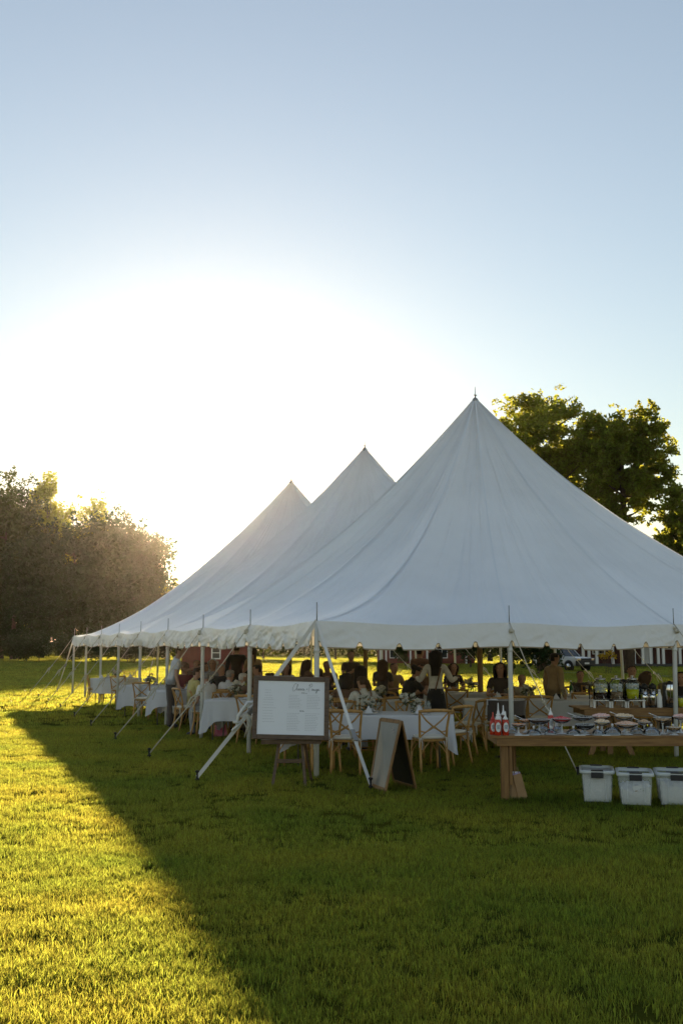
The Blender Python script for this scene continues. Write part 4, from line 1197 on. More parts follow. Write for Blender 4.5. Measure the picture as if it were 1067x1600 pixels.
    def sub(name, sel_faces, off, material, parent):
        idx = sorted({v for f in sel_faces for v in f}); mp = {v: i for i, v in enumerate(idx)}
        if not idx: return None
        m2 = bpy.data.meshes.new(name); vv = co[idx] + (nrm[idx] * off)
        m2.from_pydata([tuple(q * s) for q in vv], [], [tuple(mp[v] for v in f) for f in sel_faces]); m2.materials.append(material)
        m2.polygons.foreach_set('use_smooth', [True] * len(sel_faces)); m2.update()
        o2 = bpy.data.objects.new(name, m2); COL.objects.link(o2); o2.parent = parent
        if off: so = o2.modifiers.new('thick', 'SOLIDIFY'); so.thickness = .006; so.offset = -1
        return o2
    nrm = np.zeros_like(co)
    for f in faces:
        p0, p1, p2 = co[f[0]], co[f[1]], co[f[2]]; nn = np.cross(p1 - p0, p2 - p0)
        for v in f: nrm[v] += nn
    nrm /= (np.linalg.norm(nrm, axis=1)[:, None] + 1e-12)
    body = sub('body', faces, 0, SKINS[skin], t)
    # wrinkle the cloth a little
    wr_ = np.array([noise.noise(Vector(c_) * 9) for c_ in co])
    keep = nrm.copy(); nrm *= (1 + .55 * wr_)[:, None]
    def pick(fn): return [f for f in faces if all(fn(v) for v in f)]
    def anyall(f, need, ok): return any(bone[v] in need for v in f) and all(bone[v] in ok for v in f)
    tops = pick(lambda v: bone[v] in ('torso', 'neck', 'leg') or (bone[v] == 'uparm') or (bone[v] == 'forearm' and sleeve > .6 and along[v] < (sleeve - .55) * 2.3))
    tops = [f for f in tops if any(bone[v] in ('torso', 'uparm', 'forearm') for v in f)]
    if sleeve < .6: 
        uparm_e = set(i for i, (p, q) in enumerate(E) if B[q] == 'uparm')
        tops = [f for f in tops if not any(bone[v] == 'uparm' and along[v] > .62 and bi[v] in uparm_e and co[v][2] < ph + .33 * cs for v in f)]
    sub('top' if female else 'shirt', tops, .014, FAB[shirt], t)
    bots = [f for f in faces if anyall(f, ('leg',), ('leg', 'torso', 'foot')) or anyall(f, ('torso',), ('torso',)) and all(co[v][2] < ph + .05 for v in f)]
    if skirt:
        q = MB(); 
        q.lathe([(.13, ph + .06), (.165, ph - .06), (.20, .62), (.21, .50), (.205, .50), (.16, ph - .06)], 18, (0, 0, 0), sy=.78); 
        for i in range(len(q.v)): q.v[i] = tuple(Vector(q.v[i]) * s)
        q.build('skirt', FAB[trousers], t)
    else: sub('trousers', bots, .014, FAB[trousers], t)
    sub('shoes', pick(lambda v: bone[v] == 'foot'), .008, FAB['black'], t).name = 'footwear'
    nrm = keep
    # hair from the skull
    def hairy(v):
        q = Vector(co[v]) - hc; f_, u_ = q.dot(fw), q.dot(up)
        if bone[v] not in ('head', 'neck'): return False
        return u_ > .028 + .75 * max(0, f_ - .01) or (f_ < .022 and u_ > -.050 - 1.0 * min(0, f_ + .03) * .4 and not (abs(q.dot(rtv)) > .07 and u_ < -.02 and f_ > -.01)) or (f_ < -.03 and u_ > -.09)
    if style != 'bald':
        hs_ = pick(hairy)
        ho = sub('hair', hs_, .022 if style != 'short' else .014, HAIR[hair], t)
    if style in ('long', 'bun', 'pony', 'bob'):
        h = MB()
        if style in ('long', 'bob'):
            ln = .34 if style == 'long' else .16
            rows = 9; cols = 15; vs = []
            for j in range(rows + 1):
                f = j / rows; z = .05 - f * (ln + .09)
                for i in range(cols):
                    an_ = math.pi * (-.62 + 1.24 * i / (cols - 1))
                    r = .104 + .018 * math.sin(min(1, f * 1.4) * math.pi) * .9 + .02 * f + .008 * math.sin(i * 2.7 + j * .6) - .045 * max(0, f - .75)
                    c_ = hc - fw * (.005 + .03 * f) + up * z - fw * (math.cos(an_) * r * 1.02) + rtv * (math.sin(an_) * r * (1.0 - .38 * f) )
                    vs.append(c_ * s)
            h.add(vs, [(j * cols + i, j * cols + i + 1, (j + 1) * cols + i + 1, (j + 1) * cols + i) for j in range(rows) for i in range(cols - 1)])
            hh = h.build('long_hair' if style == 'long' else 'bobbed_hair', HAIR[hair], t)
            so = hh.modifiers.new('thick', 'SOLIDIFY'); so.thickness = .035 * s; so.offset = 0
        elif style == 'bun':
            h.sphere((hc - fw * .10 + up * .06) * s, .052 * s, 10, 7, jit=.2); h.build('bun', HAIR[hair], t)
        else:
            h.tube([q * s for q in (hc - fw * .09 + up * .03, hc - fw * .15 - up * .02, hc - fw * .14 - up * .14, hc - fw * .12 - up * .26)], [.025 * s, .035 * s, .03 * s, .008 * s], 8); h.build('pony_tail', HAIR[hair], t)
    if style == 'cap':
        h = MB(); c_ = (hc + up * .045) * s
        h.sphere(c_, .108 * s, 14, 8, sz=.75); h.box((hc + up * .05 + fw * .14) * s, (.15 * s, .10 * s, .012 * s), Matrix((rtv, fw, up)).transposed()); h.build('cap', FAB['brown'], t)
    e_ = MB()
    for q in (-.030, .030): e_.sphere((hc + fw * .079 + rtv * q + up * .014) * s, .0085 * s, 7, 5)
    e_.build('eyes', M['eye'], body).name = 'eye_pair'
    mt_ = MB(); mt_.sphere((hc + fw * .083 - up * .045) * s, .019 * s, 8, 5, sy=.35, sz=.25); mt_.build('mouth', M['lip'], body)
    er = MB()
    for q in (-1, 1): er.sphere((hc + rtv * q * .080 - fw * .005) * s, .022 * s, 7, 5, sx=.45, sz=1.3)
    er.build('ears', SKINS[skin], body).name = 'ear_pair'
    if extra: extra(t, s, ph, tp, hc)
    if pose == 'sit' and chair_label:
        bk = Vector((0, -.03, 0)); bk.rotate(Euler((0, 0, fr)))
        chair((base.x + bk.x, base.y + bk.y), face, chair_label)
    return t
M['lip'] = mat('lip', (.30, .11, .09), rough=.5)
def suspenders(colr='brown'):
    def f(t, s, ph, tp, hc):
        for q in (-1, 1):
            b = MB(); P = [Vector(tp(q * .02, -.135, .06)), Vector(tp(q * .05, -.150, .26)), Vector(tp(q * .10, -.125, .43)), Vector(tp(q * .11, -.02, .535)), Vector(tp(q * .10, .11, .44))]
            P = [p * s for p in P]
            for u, v in zip(P, P[1:]): b.beam(u, v, .026 * s, .008, up=(0, 1, .01))
            b.build('suspender', FAB[colr], t)
    return f
def strap(t, s, ph, tp, hc):
    b = MB(); P = [Vector(tp(.0, -.12, .03)), Vector(tp(.06, -.145, .26)), Vector(tp(.10, -.125, .43))]
    for u, v in zip(P, P[1:]): b.beam(u * s, v * s, .028 * s, .008, up=(0, 1, .01))
    b.build('apron_strap', FAB['brown'], t)

P_ = person
# left cluster
P_(268, 21.6, 1.80, 'stand', 75, 'pale', 'dark', 'brown', 'standing man in a pale polo shirt leaning over the left table', ('reach', 'down'), 14, sleeve=.5)
P_(292, 23.2, 1.36, 'sit', 200, 'maroon', 'dark', 'brown', 'seated guest in a brown cap beside the man in the pale polo', style='cap', chair_label='chair of the guest in the brown cap')
P_(298, 21.0, 1.30, 'sit', 60, 'yellow', 'grey', 'brown', 'seated guest in a yellow shirt at the left table', ('table', 'lap'), 12, chair_label='chair of the guest in the yellow shirt')
P_(315, 22.9, 1.36, 'sit', 100, 'black', 'black', 'black', 'seated dark-haired guest in black right behind the third pole', ('fold', 'fold'), 4, style='bob', female=True, chair_label='chair of the dark-haired guest in black')
P_(331, 19.6, 1.27, 'sit', -50, 'white', 'grey', 'grey', 'seated guest in a loose white shirt and grey trousers nearest the left pole', ('lap', 'table'), 16, chair_label='chair of the guest in the loose white shirt')
P_(335, 24.6, 1.42, 'sit', 190, 'grey', 'dark', 'white', 'seated white-haired guest at the back of the left crowd', style='bob', female=True, chair_label='chair of the white-haired guest')
P_(349, 22.6, 1.34, 'sit', 215, 'black', 'black', 'grey', 'seated man in a black jacket with a white collar showing', ('table', 'fold'), 4, chair_label='chair of the man with the white collar', sleeve=1)
P_(356, 20.4, 1.27, 'sit', 20, 'pale', 'grey', 'grey', 'seated grey-haired guest in a pale shirt left of the man in the black suit', ('table', 'table'), 10, chair_label='chair of the grey-haired guest in the pale shirt')
P_(370, 25.6, 1.84, 'stand', 5, 'black', 'black', 'brown', 'tall standing man in a black suit seen from behind', ('down', 'down'), 0, sleeve=1)
P_(374, 19.9, 1.22, 'sit', 35, 'brown', 'dark', 'white', 'seated blond-white haired guest in brown facing the flowers', ('table', 'table'), 10, chair_label='chair of the pale-haired guest in brown', sleeve=1)
P_(396, 24.2, 1.74, 'stand', -30, 'tan', 'brown', 'brown', 'slim standing guest in tan beside the man in the black suit', ('fold', 'down'), 0, female=True, style='pony')
P_(408, 21.8, 1.34, 'sit', -70, 'brown', 'dark', 'black', 'seated dark-haired guest left of the seating chart\'s top corner', ('table', 'table'), 6, chair_label='chair of the dark-haired guest by the chart')
P_(426, 20.2, 1.20, 'sit', -60, 'rose', 'brown', 'brown', 'guest whose round brown head shows just above the chart frame', ('table', 'table'), 6, style='bun', female=True, chair_label='chair of the guest above the chart frame')
P_(308, 25.6, 1.38, 'sit', 170, 'brown', 'dark', 'brown', 'far seated guest in brown in front of the red shed', chair_label='chair of the far guest before the shed')
# centre
P_(474, 21.2, 1.50, 'stand', 60, 'brown', 'brown', 'brown', 'long-haired woman in brown in profile above the seating chart', ('table', 'reach'), 8, style='long', female=True)
P_(537, 17.2, 1.30, 'sit', 15, 'brown', 'dark', 'black', 'seated dark-haired guest behind the strap, left of the man in suspenders', ('table', 'table'), 14, style='bob', female=True, chair_label='chair of the dark-haired guest left of suspenders man')
P_(571, 16.6, 1.27, 'sit', -20, 'white', 'grey', 'brown', 'seated man in a white shirt with brown suspenders, back turned', ('table', 'table'), 14, extra=suspenders(), chair_label='chair of the man in suspenders', sleeve=1)
P_(597, 19.6, 1.52, 'stand', 10, 'dark', 'dark', 'brown', 'woman with long dark hair over a dark top, behind the near flowers', ('fold', 'fold'), 4, style='long', female=True)
P_(628, 19.4, 1.42, 'sit', 62, 'black', 'tan', 'black', 'seated woman in black leaning with bare arms stretched to the waitress', ('reach', 'reach'), 26, style='bun', female=True, chair_label='chair of the leaning woman in black', sleeve=.4)
P_(680, 18.4, 1.72, 'stand', 8, 'white', 'black', 'black', 'standing waitress in a white blouse with long dark hair, back turned', ('out', 'out'), 3, style='long', female=True, extra=strap, skirt=True, sleeve=1)
P_(655, 23.6, 1.76, 'stand', 30, 'brown', 'dark', 'black', 'tall dim figure standing left of the waitress', ('fold', 'down'), 2)
P_(548, 23.2, 1.66, 'stand', 160, 'dark', 'dark', 'brown', 'dim standing figure behind the slanting white strap', ('fold', 'fold'), 0)
P_(512, 24.2, 1.38, 'sit', 190, 'brown', 'dark', 'brown', 'far seated guest behind the white corner pole', chair_label='chair of the far guest behind the corner pole')
P_(664, 21.8, 1.36, 'sit', 240, 'brown', 'dark', 'brown', 'seated guest half hidden behind the waitress', chair_label='chair of the guest behind the waitress')
# right
P_(781, 19.6, 1.42, 'sit', 195, 'dark', 'dark', 'black', 'seated woman with dark hair left of the white front pole', ('table', 'table'), 4, style='long', female=True, chair_label='chair of the woman left of the front pole', sleeve=.4)
P_(813, 20.0, 1.18, 'sit', 180, 'beige', 'tan', 'blond', 'small blond child sitting right of the white front pole', ('table', 'table'), 4, chair_label='chair of the blond child')
P_(862, 18.9, 1.66, 'stand', 60, 'tan', 'black', 'black', 'standing man in a tan shirt and dark trousers in front of the white car', ('down', 'down'), 4, sleeve=1)
P_(984, 19.9, 1.36, 'sit', 185, 'navy', 'dark', 'black', 'seated guest with short dark hair above the yellow lemonade', chair_label='chair of the guest above the lemonade')
P_(1001, 18.6, 1.28, 'sit', 90, 'brown', 'dark', 'brown', 'seated guest in profile behind the silver airpots', ('table', 'table'), 6, style='bob', female=True, skin=1, chair_label='chair of the guest behind the airpots')
P_(1062, 18.9, 1.26, 'sit', 200, 'black', 'black', 'black', 'seated guest at the right edge behind the coffee urn', style='bob', female=True, chair_label='chair of the guest at the right edge')

P_(447, 23.4, 1.34, 'sit', 175, 'pale', 'dark', 'brown', 'far seated guest in pale grey just above the chart\'s left corner', style='bob', female=True, chair_label='chair of the far guest in pale grey')
P_(500, 20.0, 1.30, 'sit', -15, 'navy', 'dark', 'brown', 'seated guest in navy just left of the white corner pole', chair_label='chair of the guest in navy')
P_(560, 20.8, 1.34, 'sit', 30, 'brown', 'dark', 'black', 'seated guest in brown behind the man in suspenders', style='long', female=True, chair_label='chair of the guest behind the man in suspenders')
P_(612, 22.8, 1.36, 'sit', 150, 'tan', 'dark', 'brown', 'seated guest in tan between the long-haired woman and the leaning woman', chair_label='chair of the guest in tan')
P_(706, 23.6, 1.34, 'sit', 170, 'dark', 'dark', 'brown', 'seated guest at the far table right of the waitress', chair_label='chair of the far guest right of the waitress', style='bob', female=True)
P_(903, 21.4, 1.22, 'sit', 175, 'dark', 'dark', 'brown', 'low seated guest at the table left of the drink dispensers', chair_label='chair of the low guest left of the dispensers')

# ------------------------------------------------------------------ seating chart on its easel
ez = thing('easel', 'dark wooden easel holding the framed seating chart', 'easel', G(457, 1229), R(4))
def zz(px, py): return G(px, py)
c0 = G(457, 1229)
def eb(name, a, b, w, t_, m='dark_wood'):
    q = MB(); q.beam(a, b, w, t_, up=(0, 1, 0)); return q.build(name, M[m], ez, bevel=.003)
eb('leg', (-.25, .02, 0), (-.085, .28, 1.15), .038, .022)
eb('leg', (.16, -.02, 0), (.075, .28, 1.15), .038, .022)
eb('rear_leg', (.26, .55, 0), (.05, .31, 1.10), .038, .022)
eb('cross_bar', (-.20, .075, .30), (.14, .075, .30), .05, .02)
eb('ledge', (-.40, .035, .545), (.36, .035, .545), .055, .075)
eb('head_piece', (-.10, .26, 1.12), (.10, .26, 1.12), .05, .02)
fr = thing('seating_chart', 'white wedding seating chart in a wide dark wood frame', 'sign', c0 + Vector((-.03, -.035, .575)), R(4))
fr.rotation_euler = (R(-13), R(1.8), R(6))
FW, FH = .97, .80
for nm, a, b in (('frame_side', (-FW / 2 + .03, 0, 0), (-FW / 2 + .03, 0, FH)), ('frame_side', (FW / 2 - .03, 0, 0), (FW / 2 - .03, 0, FH)),
                 ('frame_rail', (-FW / 2 + .06, 0, .03), (FW / 2 - .06, 0, .03)), ('frame_rail', (-FW / 2 + .06, 0, FH - .03), (FW / 2 - .06, 0, FH - .03))):
    q = MB(); q.beam(a, b, .06, .035, up=(0, 1, 0)); q.build(nm, M['dark_wood'], fr, bevel=.006)
q = MB(); q.box((0, .004, FH / 2), (FW - .11, .008, FH - .11)); paper = q.build('chart_sheet', M['board_paper'], fr)
def lettering(body, size, loc, parent, material, shear=0.0, name='lettering', extr=.0006, rot=(R(90), 0, 0), spacing=1.0):
    cu = bpy.data.curves.new(name, 'FONT'); cu.body = body; cu.size = size; cu.shear = shear; cu.extrude = extr; cu.align_x = 'CENTER'; cu.space_character = spacing
    o = bpy.data.objects.new(name, cu); COL.objects.link(o)
    dg = bpy.context.evaluated_depsgraph_get(); me = bpy.data.meshes.new_from_object(o.evaluated_get(dg))
    bpy.data.objects.remove(o)
    me.materials.clear(); me.materials.append(material)
    o = bpy.data.objects.new(name, me); COL.objects.link(o); o.parent = parent; o.location = loc; o.rotation_euler = rot
    return o
# flowing script title drawn as thin pen strokes
def script(parent):
    S = MB(); y = -.0025
    def st(pts, w=.0022):
        P = []
        for i in range(len(pts) - 1):
            p0 = pts[max(0, i - 1)]; p1 = pts[i]; p2 = pts[i + 1]; p3 = pts[min(len(pts) - 1, i + 2)]
            for k in range(6):
                t = k / 6
                P.append(tuple(.5 * ((2 * p1[a]) + (-p0[a] + p2[a]) * t + (2 * p0[a] - 5 * p1[a] + 4 * p2[a] - p3[a]) * t * t + (-p0[a] + 3 * p1[a] - 3 * p2[a] + p3[a]) * t ** 3) for a in (0, 1)))
        P.append(pts[-1])
        S.tube([(a, y, b) for a, b in P], w, 4)
    ox, oz, k = .015, .625, 1.0
    def g(pts, dx, s=1.0): st([(ox + (dx + a) * k, oz + b * k) for a, b in pts])
    g([(.050, .075), (.040, .088), (.020, .070), (.000, .020), (.008, -.012), (.030, .000), (.045, .020)], 0)       # C
    g([(.045, .015), (.068, .070), (.062, .075), (.052, .010), (.064, .002), (.075, .022)], 0)                         # l
    g([(.075, .000), (.080, .025), (.078, .002), (.090, .006), (.100, .025), (.108, .010), (.098, .000), (.116, .010)], 0)  # is
    g([(.140, .022), (.126, .024), (.120, .008), (.130, .000), (.142, .020), (.144, .002), (.156, .008)], 0)         # a
    g([(.176, .018), (.192, .018)], 0); g([(.184, .010), (.184, .027)], 0)                                               # +
    g([(.222, .080), (.212, .030), (.204, -.014)], 0); g([(.206, .060), (.236, .088), (.252, .066), (.224, .040)], 0)  # P
    g([(.262, .022), (.248, .022), (.244, .006), (.256, .002), (.264, .020), (.268, .002), (.278, .018)], 0)         # a
    g([(.278, .020), (.282, .002), (.292, .010)], 0)                                                                        # i
    g([(.312, .022), (.298, .020), (.298, .004), (.310, .006), (.314, .020), (.308, -.028), (.296, -.022), (.322, .010)], 0)  # g
    g([(.322, .010), (.336, .020), (.330, .026), (.322, .010), (.334, .002), (.350, .012)], 0)                       # e
    S.build('script_title', M['ink'], parent)
script(fr)
def lines(name, x0, x1, z0, z1, n, seed, material):
    rg = random.Random(seed); b = MB()
    for i in range(n):
        z = z0 + (z1 - z0) * i / (n - 1); x = x0; end = x0 + (x1 - x0) * rg.uniform(.7, 1.0)
        while x < end:
            w = rg.uniform(.012, .03); b.box((x + w / 2, -.0018, z), (w, .0012, .0042)); x += w + .006
    o = b.build(name, material, fr); o['kind'] = 'stuff'; return o
lines('name_column', -.03, .13, .56, .40, 9, 3, M['ink_pale']); lines('name_column', .20, .37, .56, .40, 9, 4, M['ink_pale'])
lines('name_column', -.05, .12, .33, .12, 11, 5, M['ink_pale']); lines('name_column', .18, .35, .33, .12, 11, 6, M['ink_pale'])
lines('name_column', -.36, -.20, .50, .22, 9, 7, M['ink_pale']); lines('name_column', -.34, -.24, .62, .52, 4, 8, M['ink_pale'])
lines('heading', .13, .18, .595, .59, 2, 9, M['ink']); lines('heading', .11, .17, .365, .36, 2, 10, M['ink'])

# ------------------------------------------------------------------ A-frame chalkboard
pA, pB = G(578, 1232), G(601, 1241)          # feet of the front panel
pC, pD = G(617, 1226), G(650, 1236)          # feet of the rear panel
top_mid_l = Vector((pA.x + .155, pA.y + .16, .96)); 
sg = thing('sandwich_board', 'A-frame chalkboard sign with a tan wooden frame standing on the grass', 'sign', (0, 0, 0))
def panel(a, b, ta, tb, m, nm):
    """a, b feet; ta, tb tops"""
    n = (b - a).cross(ta - a).normalized()
    ww = .045
    for (u, v) in ((a, ta), (b, tb)):
        q = MB(); q.beam(u, v, ww, .022, up=n); q.build('frame_post', M['farm_wood_v'], sg, bevel=.003)
    for f in (.05, .985):
        u, v = a.lerp(ta, f), b.lerp(tb, f); q = MB(); e = (v - u).normalized() * .022; q.beam(u + e, v - e, ww, .020, up=n); q.build('frame_rail', M['farm_wood_v'], sg, bevel=.003)
    i = .02; A = a.lerp(ta, .06); B_ = b.lerp(tb, .06); C_ = b.lerp(tb, .975); D_ = a.lerp(ta, .975)
    e = (b - a).normalized() * i
    q = MB(); h = n * .004
    P = [A + e, B_ - e, C_ - e, D_ + e]
    q.add([p - h for p in P] + [p + h for p in P], [(0, 1, 2, 3), (7, 6, 5, 4), (0, 4, 5, 1), (1, 5, 6, 2), (2, 6, 7, 3), (3, 7, 4, 0)], 0, False)
    return q.build(nm, M[m], sg)
def topat(px, py, d): 
    x, z = ray(px, py); return Vector((x * d, d, CAMH + z * d))
dA, dB = pA.y + .12, pB.y + .18
tA, tB = topat(595, 1123, dA + .02), topat(626, 1127, dB - .04)
fp = panel(pA, pB, tA, tB, 'chalkboard_sky_sheen', 'front_panel')
rp = panel(pC, pD, tA + Vector((.012, .03, 0)), tB + Vector((.012, .03, 0)), 'chalkboard', 'rear_panel')
q = MB(); q.tube([tA + Vector((.006, .015, .0)), tB + Vector((.006, .015, .0))], .012, 6); q.build('hinge', M['steel'], sg)
nrmf = (pB - pA).cross(tA - pA).normalized()
q = MB(); rg = random.Random(4)
for (f, g_, ln) in ((.90, .78, 5), (.18, .12, 6)):
    for k in range(ln):
        c = pA.lerp(tA, f - k * .018).lerp(pB.lerp(tB, f - k * .018), g_ + rg.uniform(-.05, .05)); q.box(c + nrmf * (-.006 if nrmf.y > 0 else .006), (.03 + .02 * rg.random(), .003, .008))
q.build('chalk_marks', M['chalk'], fp).name = 'chalk_scribble'

# ------------------------------------------------------------------ dessert buffet (front) and drinks table (behind)
def plank_table(loc, rot, L, Wd, H, label, nplank=5, trestle=False, name='farm_table', stag=.0):
    t = thing(name, label, 'table', loc, R(rot))
    for k in range(nplank):
        w = Wd / nplank; sx_ = stag * k; b = MB(); b.box((L / 2 + sx_ / 2, (k + .5) * w, H - .0125), (L - sx_, w - .004, .025)); b.build('plank', M['farm_wood'], t, bevel=.003)
    for y in (.03, Wd - .03):
        b = MB(); b.box((L / 2, y, H - .025 - .047), (L - .14, .034, .092)); b.build('apron', M['farm_wood'], t, bevel=.003)
    for x in (.10, L - .10):
        b = MB(); b.box((x, Wd / 2, H - .070), (.034, Wd - .10, .086)); b.build('end_apron', M['farm_wood'], t, bevel=.003)
    if not trestle:
        for x in (.17, L - .17):
            for y in (.10, Wd - .10):
                if y > .3: x += .16
                b = MB(); b.box((x - .005, y, (H - .04) / 2), (.085, .085, H - .042)); b.build('leg', M['farm_wood_v'], t, bevel=.004)
                b = MB(); b.box((x + .061, y, (H - .04) / 2 + .09), (.038, .088, H - .042 - .18)); b.build('leg_cleat', M['farm_wood_v'], t, bevel=.004)
    else:
        for x in (.5, L - .5):
            for s in (-1, 1):
                b = MB(); b.beam((x + s * .06, .12, H - .06), (x + s * .34, .10, 0), .085, .038, up=(0, 1, 0)); b.build('slanted_leg', M['farm_wood_v'], t, bevel=.004)
            b = MB(); b.box((x, .17, (H - .06) / 2), (.088, .038, H - .06)); b.build('post', M['farm_wood_v'], t, bevel=.004)
            b = MB(); b.box((x, Wd - .17, (H - .06) / 2), (.088, .038, H - .06)); b.build('post', M['farm_wood_v'], t, bevel=.004)
    return t
f0 = G(790, 1252)
BH = .735
bx0 = topat(766, 1154, f0.y - .07)
BY = f0.y - .10
plank_table((bx0.x, BY, 0), 0, 3.4, .88, BH, 'long plank-topped dessert buffet table in the right foreground', stag=.045)
g0 = G(915, 1183)
DY = g0.y - .05; DH = .76
dx0 = D(903, DY).x
plank_table((dx0, DY, 0), 0, 3.2, .80, DH, 'second plank table behind the dessert buffet, carrying the drinks', trestle=True)

# condiment bottles
M['glass_lit'] = glassmat('pressed_glass', (.93, .96, .97), .22, .05, .10)
M['glass_glint'] = mat('glass_glint', (.86, .88, .90), rough=.15, spec=1.0, alpha=.62)  # white put into rims, feet and knobs as glints on the glass
M['ice'] = mat('ice_cube', (.80, .84, .84), rough=.2, spec=.8, alpha=.6)
M['red_sauce'] = mat('red_sauce', (.50, .035, .012), rough=.25, spec=.6)
M['brown_sauce'] = mat('brown_sauce', (.10, .03, .012), rough=.25, spec=.6)
M['label_white'] = mat('label_white', (.74, .78, .78), rough=.5)
M['label_blue'] = mat('label_blue', (.10, .16, .30), rough=.5)
M['label_red'] = mat('label_red', (.45, .03, .03), rough=.5)
def bx(px, y, z=BH): 
    """point on the buffet: pixel column px at local depth y on the table"""
    return Vector((ray(px, 1150)[0] * (BY + y), BY + y, z))
def bottle(p, label, body='red_sauce', cap='plastic_white', h=.20, w=.038, lab=True, pump=.07):
    t = thing('sauce_bottle', label, 'bottle', p, 0, 'sauce bottles on the buffet corner')
    b = MB(); b.lathe([(w * .9, 0), (w, .006), (w, h * .42), (w * .93, h * .5), (w, h * .58), (w, h * .80), (w * .75, h * .88), (w * .42, h * .93), (w * .42, h * .97)], 18); b.build('body', M[body], t)
    c = MB(); c.lathe([(w * .78, h * .88), (w * .80, h * .94), (w * .5, h * .99), (w * .24, h + pump * .35), (w * .18, h + pump * .9), (w * .08, h + pump)], 14); c.build('nozzle', M[cap], t)
    if lab:
        l = MB(); n = 16; vs = []
        for j in range(13):
            f = -1 + j / 6; hw_ = math.sqrt(max(0, 1 - f * f)) * .95 + .001
            for i in range(n + 1):
                a_ = -math.pi / 2 + hw_ * (-1 + 2 * i / n) * .85
                vs.append((math.cos(a_) * (w + .0012), math.sin(a_) * (w + .0012), h * .46 + f * h * .28))
        l.add(vs, [(j * (n + 1) + i, j * (n + 1) + i + 1, (j + 1) * (n + 1) + i + 1, (j + 1) * (n + 1) + i) for j in range(12) for i in range(n)])
        lo = l.build('label', M['label_white'], t)
        q = MB()
        for j, (z, hw_) in enumerate(((.56, .42), (.50, .5), (.44, .34), (.38, .42))):
            P = []
            for i in range(17):
                a_ = -math.pi / 2 + hw_ * (-1 + 2 * i / 16); P.append((math.cos(a_) * (w + .0025), math.sin(a_) * (w + .0025), h * z + .004 * math.sin(i * 1.9 + j)))
            q.tube(P, .0016, 4)
        q.build('label_print', M['label_blue'], lo)
    return t
bottle(bx(778, .07), 'red sauce bottle with an oval white label, front left of the bottle group')
bottle(bx(790, .07), 'red sauce bottle with an oval white label, front right of the bottle group')
bottle(bx(770.5, .17), 'red bottle with a red tip at the far left of the bottle group', cap='red_sauce', h=.185)
bottle(bx(779, .25), 'tall white squeeze bottle standing behind the red ones', body='plastic_white', h=.235, w=.034, lab=False, pump=.12)
bottle(bx(787, .30), 'brown bottle with a white pointed tip at the back of the group', body='brown_sauce', h=.24, w=.033, lab=False, pump=.085)
bottle(bx(861, .34), 'red and white squeeze bottle standing alone between the candy bowls', h=.235, w=.035, pump=.06)
bottle(bx(796, .20), 'small peach-coloured jar bottle at the right of the group', body='peach', cap='plastic_white', h=.13, w=.030, lab=False, pump=.01) if False else None

# candy: footed glass bowls with sweets, spoons, and lids laid on the table
CANDY = {k: mat('candy_' + k, c, rough=.45, var=.25, scale=60) for k, c in dict(orange=(.75, .30, .08), peach=(.72, .45, .30), brown=(.12, .05, .02), red=(.62, .04, .04), dark=(.02, .014, .012),
         cream=(.80, .60, .38), pink=(.80, .50, .42), tan=(.55, .34, .17)).items()}
def bowl(p, label, R_, depth, stem, candy, fill=.85, n=60, heap=.03, size=.011, spoon=None, seed=0):
    t = thing('candy_bowl', label, 'bowl', p, 0, 'footed glass candy bowls on the buffet')
    z0 = stem
    b = MB(); prof = [(R_ * .62, 0), (R_ * .60, .004), (.018, .014), (.010, .03), (.010, z0 - .015), (.020, z0)]
    out = [(R_ * math.sin(a * math.pi / 2) ** .8, z0 + depth * (1 - math.cos(a * math.pi / 2)) ** .9) for a in (.15, .35, .55, .75, .9, 1.0)]
    inn = [(max(.002, r - .004), z + .004) for r, z in reversed(out)]
    b.lathe(prof + out + [(R_ + .003, z0 + depth + .002)] + inn, 24); gb = b.build('glass_bowl', M['glass'], t)
    e = MB(); e.tube([((R_ + .001) * math.cos(a_ * .2618), (R_ + .001) * math.sin(a_ * .2618), z0 + depth + .001) for a_ in range(25)], .0032, 5, caps=False); e.build('rim', M['glass_glint'], gb)
    e = MB(); e.lathe([(R_ * .62, .001), (R_ * .55, .008), (.017, .017), (.009, .034), (.009, z0 - .018), (.019, z0 - .004)], 16); e.build('foot', M['glass_glint'], gb)
    rg = random.Random(seed); c = MB()
    # bed of sweets: a solid heap plus loose pieces proud of it
    bed = [(.002, z0 + .008)] + [(max(.002, r - .007), z + .006) for r, z in out if z < z0 + depth * fill] 
    rt = R_ * .93
    bed += [(rt, z0 + depth * fill), (rt * .6, z0 + depth * fill + heap * .6), (.003, z0 + depth * fill + heap)]
    c.lathe([(r, z) for r, z in bed], 20)
    for k in range(n):
        a_ = rg.uniform(0, 6.28); r = rt * math.sqrt(rg.random()); z = z0 + depth * fill + heap * (1 - (r / rt)) + rg.uniform(-.004, .004)
        c.sphere((r * math.cos(a_), r * math.sin(a_), z), size * rg.uniform(.7, 1.3), 6, 4, sz=.8, jit=.4)
    o = c.build('sweets', CANDY[candy], t); o.name = 'sweet_filling'; o['kind'] = 'stuff'
    if spoon:
        s_ = MB(); sx = spoon; s_.tube([(0, 0, z0 + depth * .8), (sx * R_ * .9, -.01, z0 + depth + .02), (sx * (R_ + .05), -.02, z0 + depth + .045)], [.004, .004, .006], 6); s_.sphere((sx * (R_ + .055), -.02, z0 + depth + .047), .011, 8, 5, sz=.5); s_.build('scoop', M['chrome'], t)
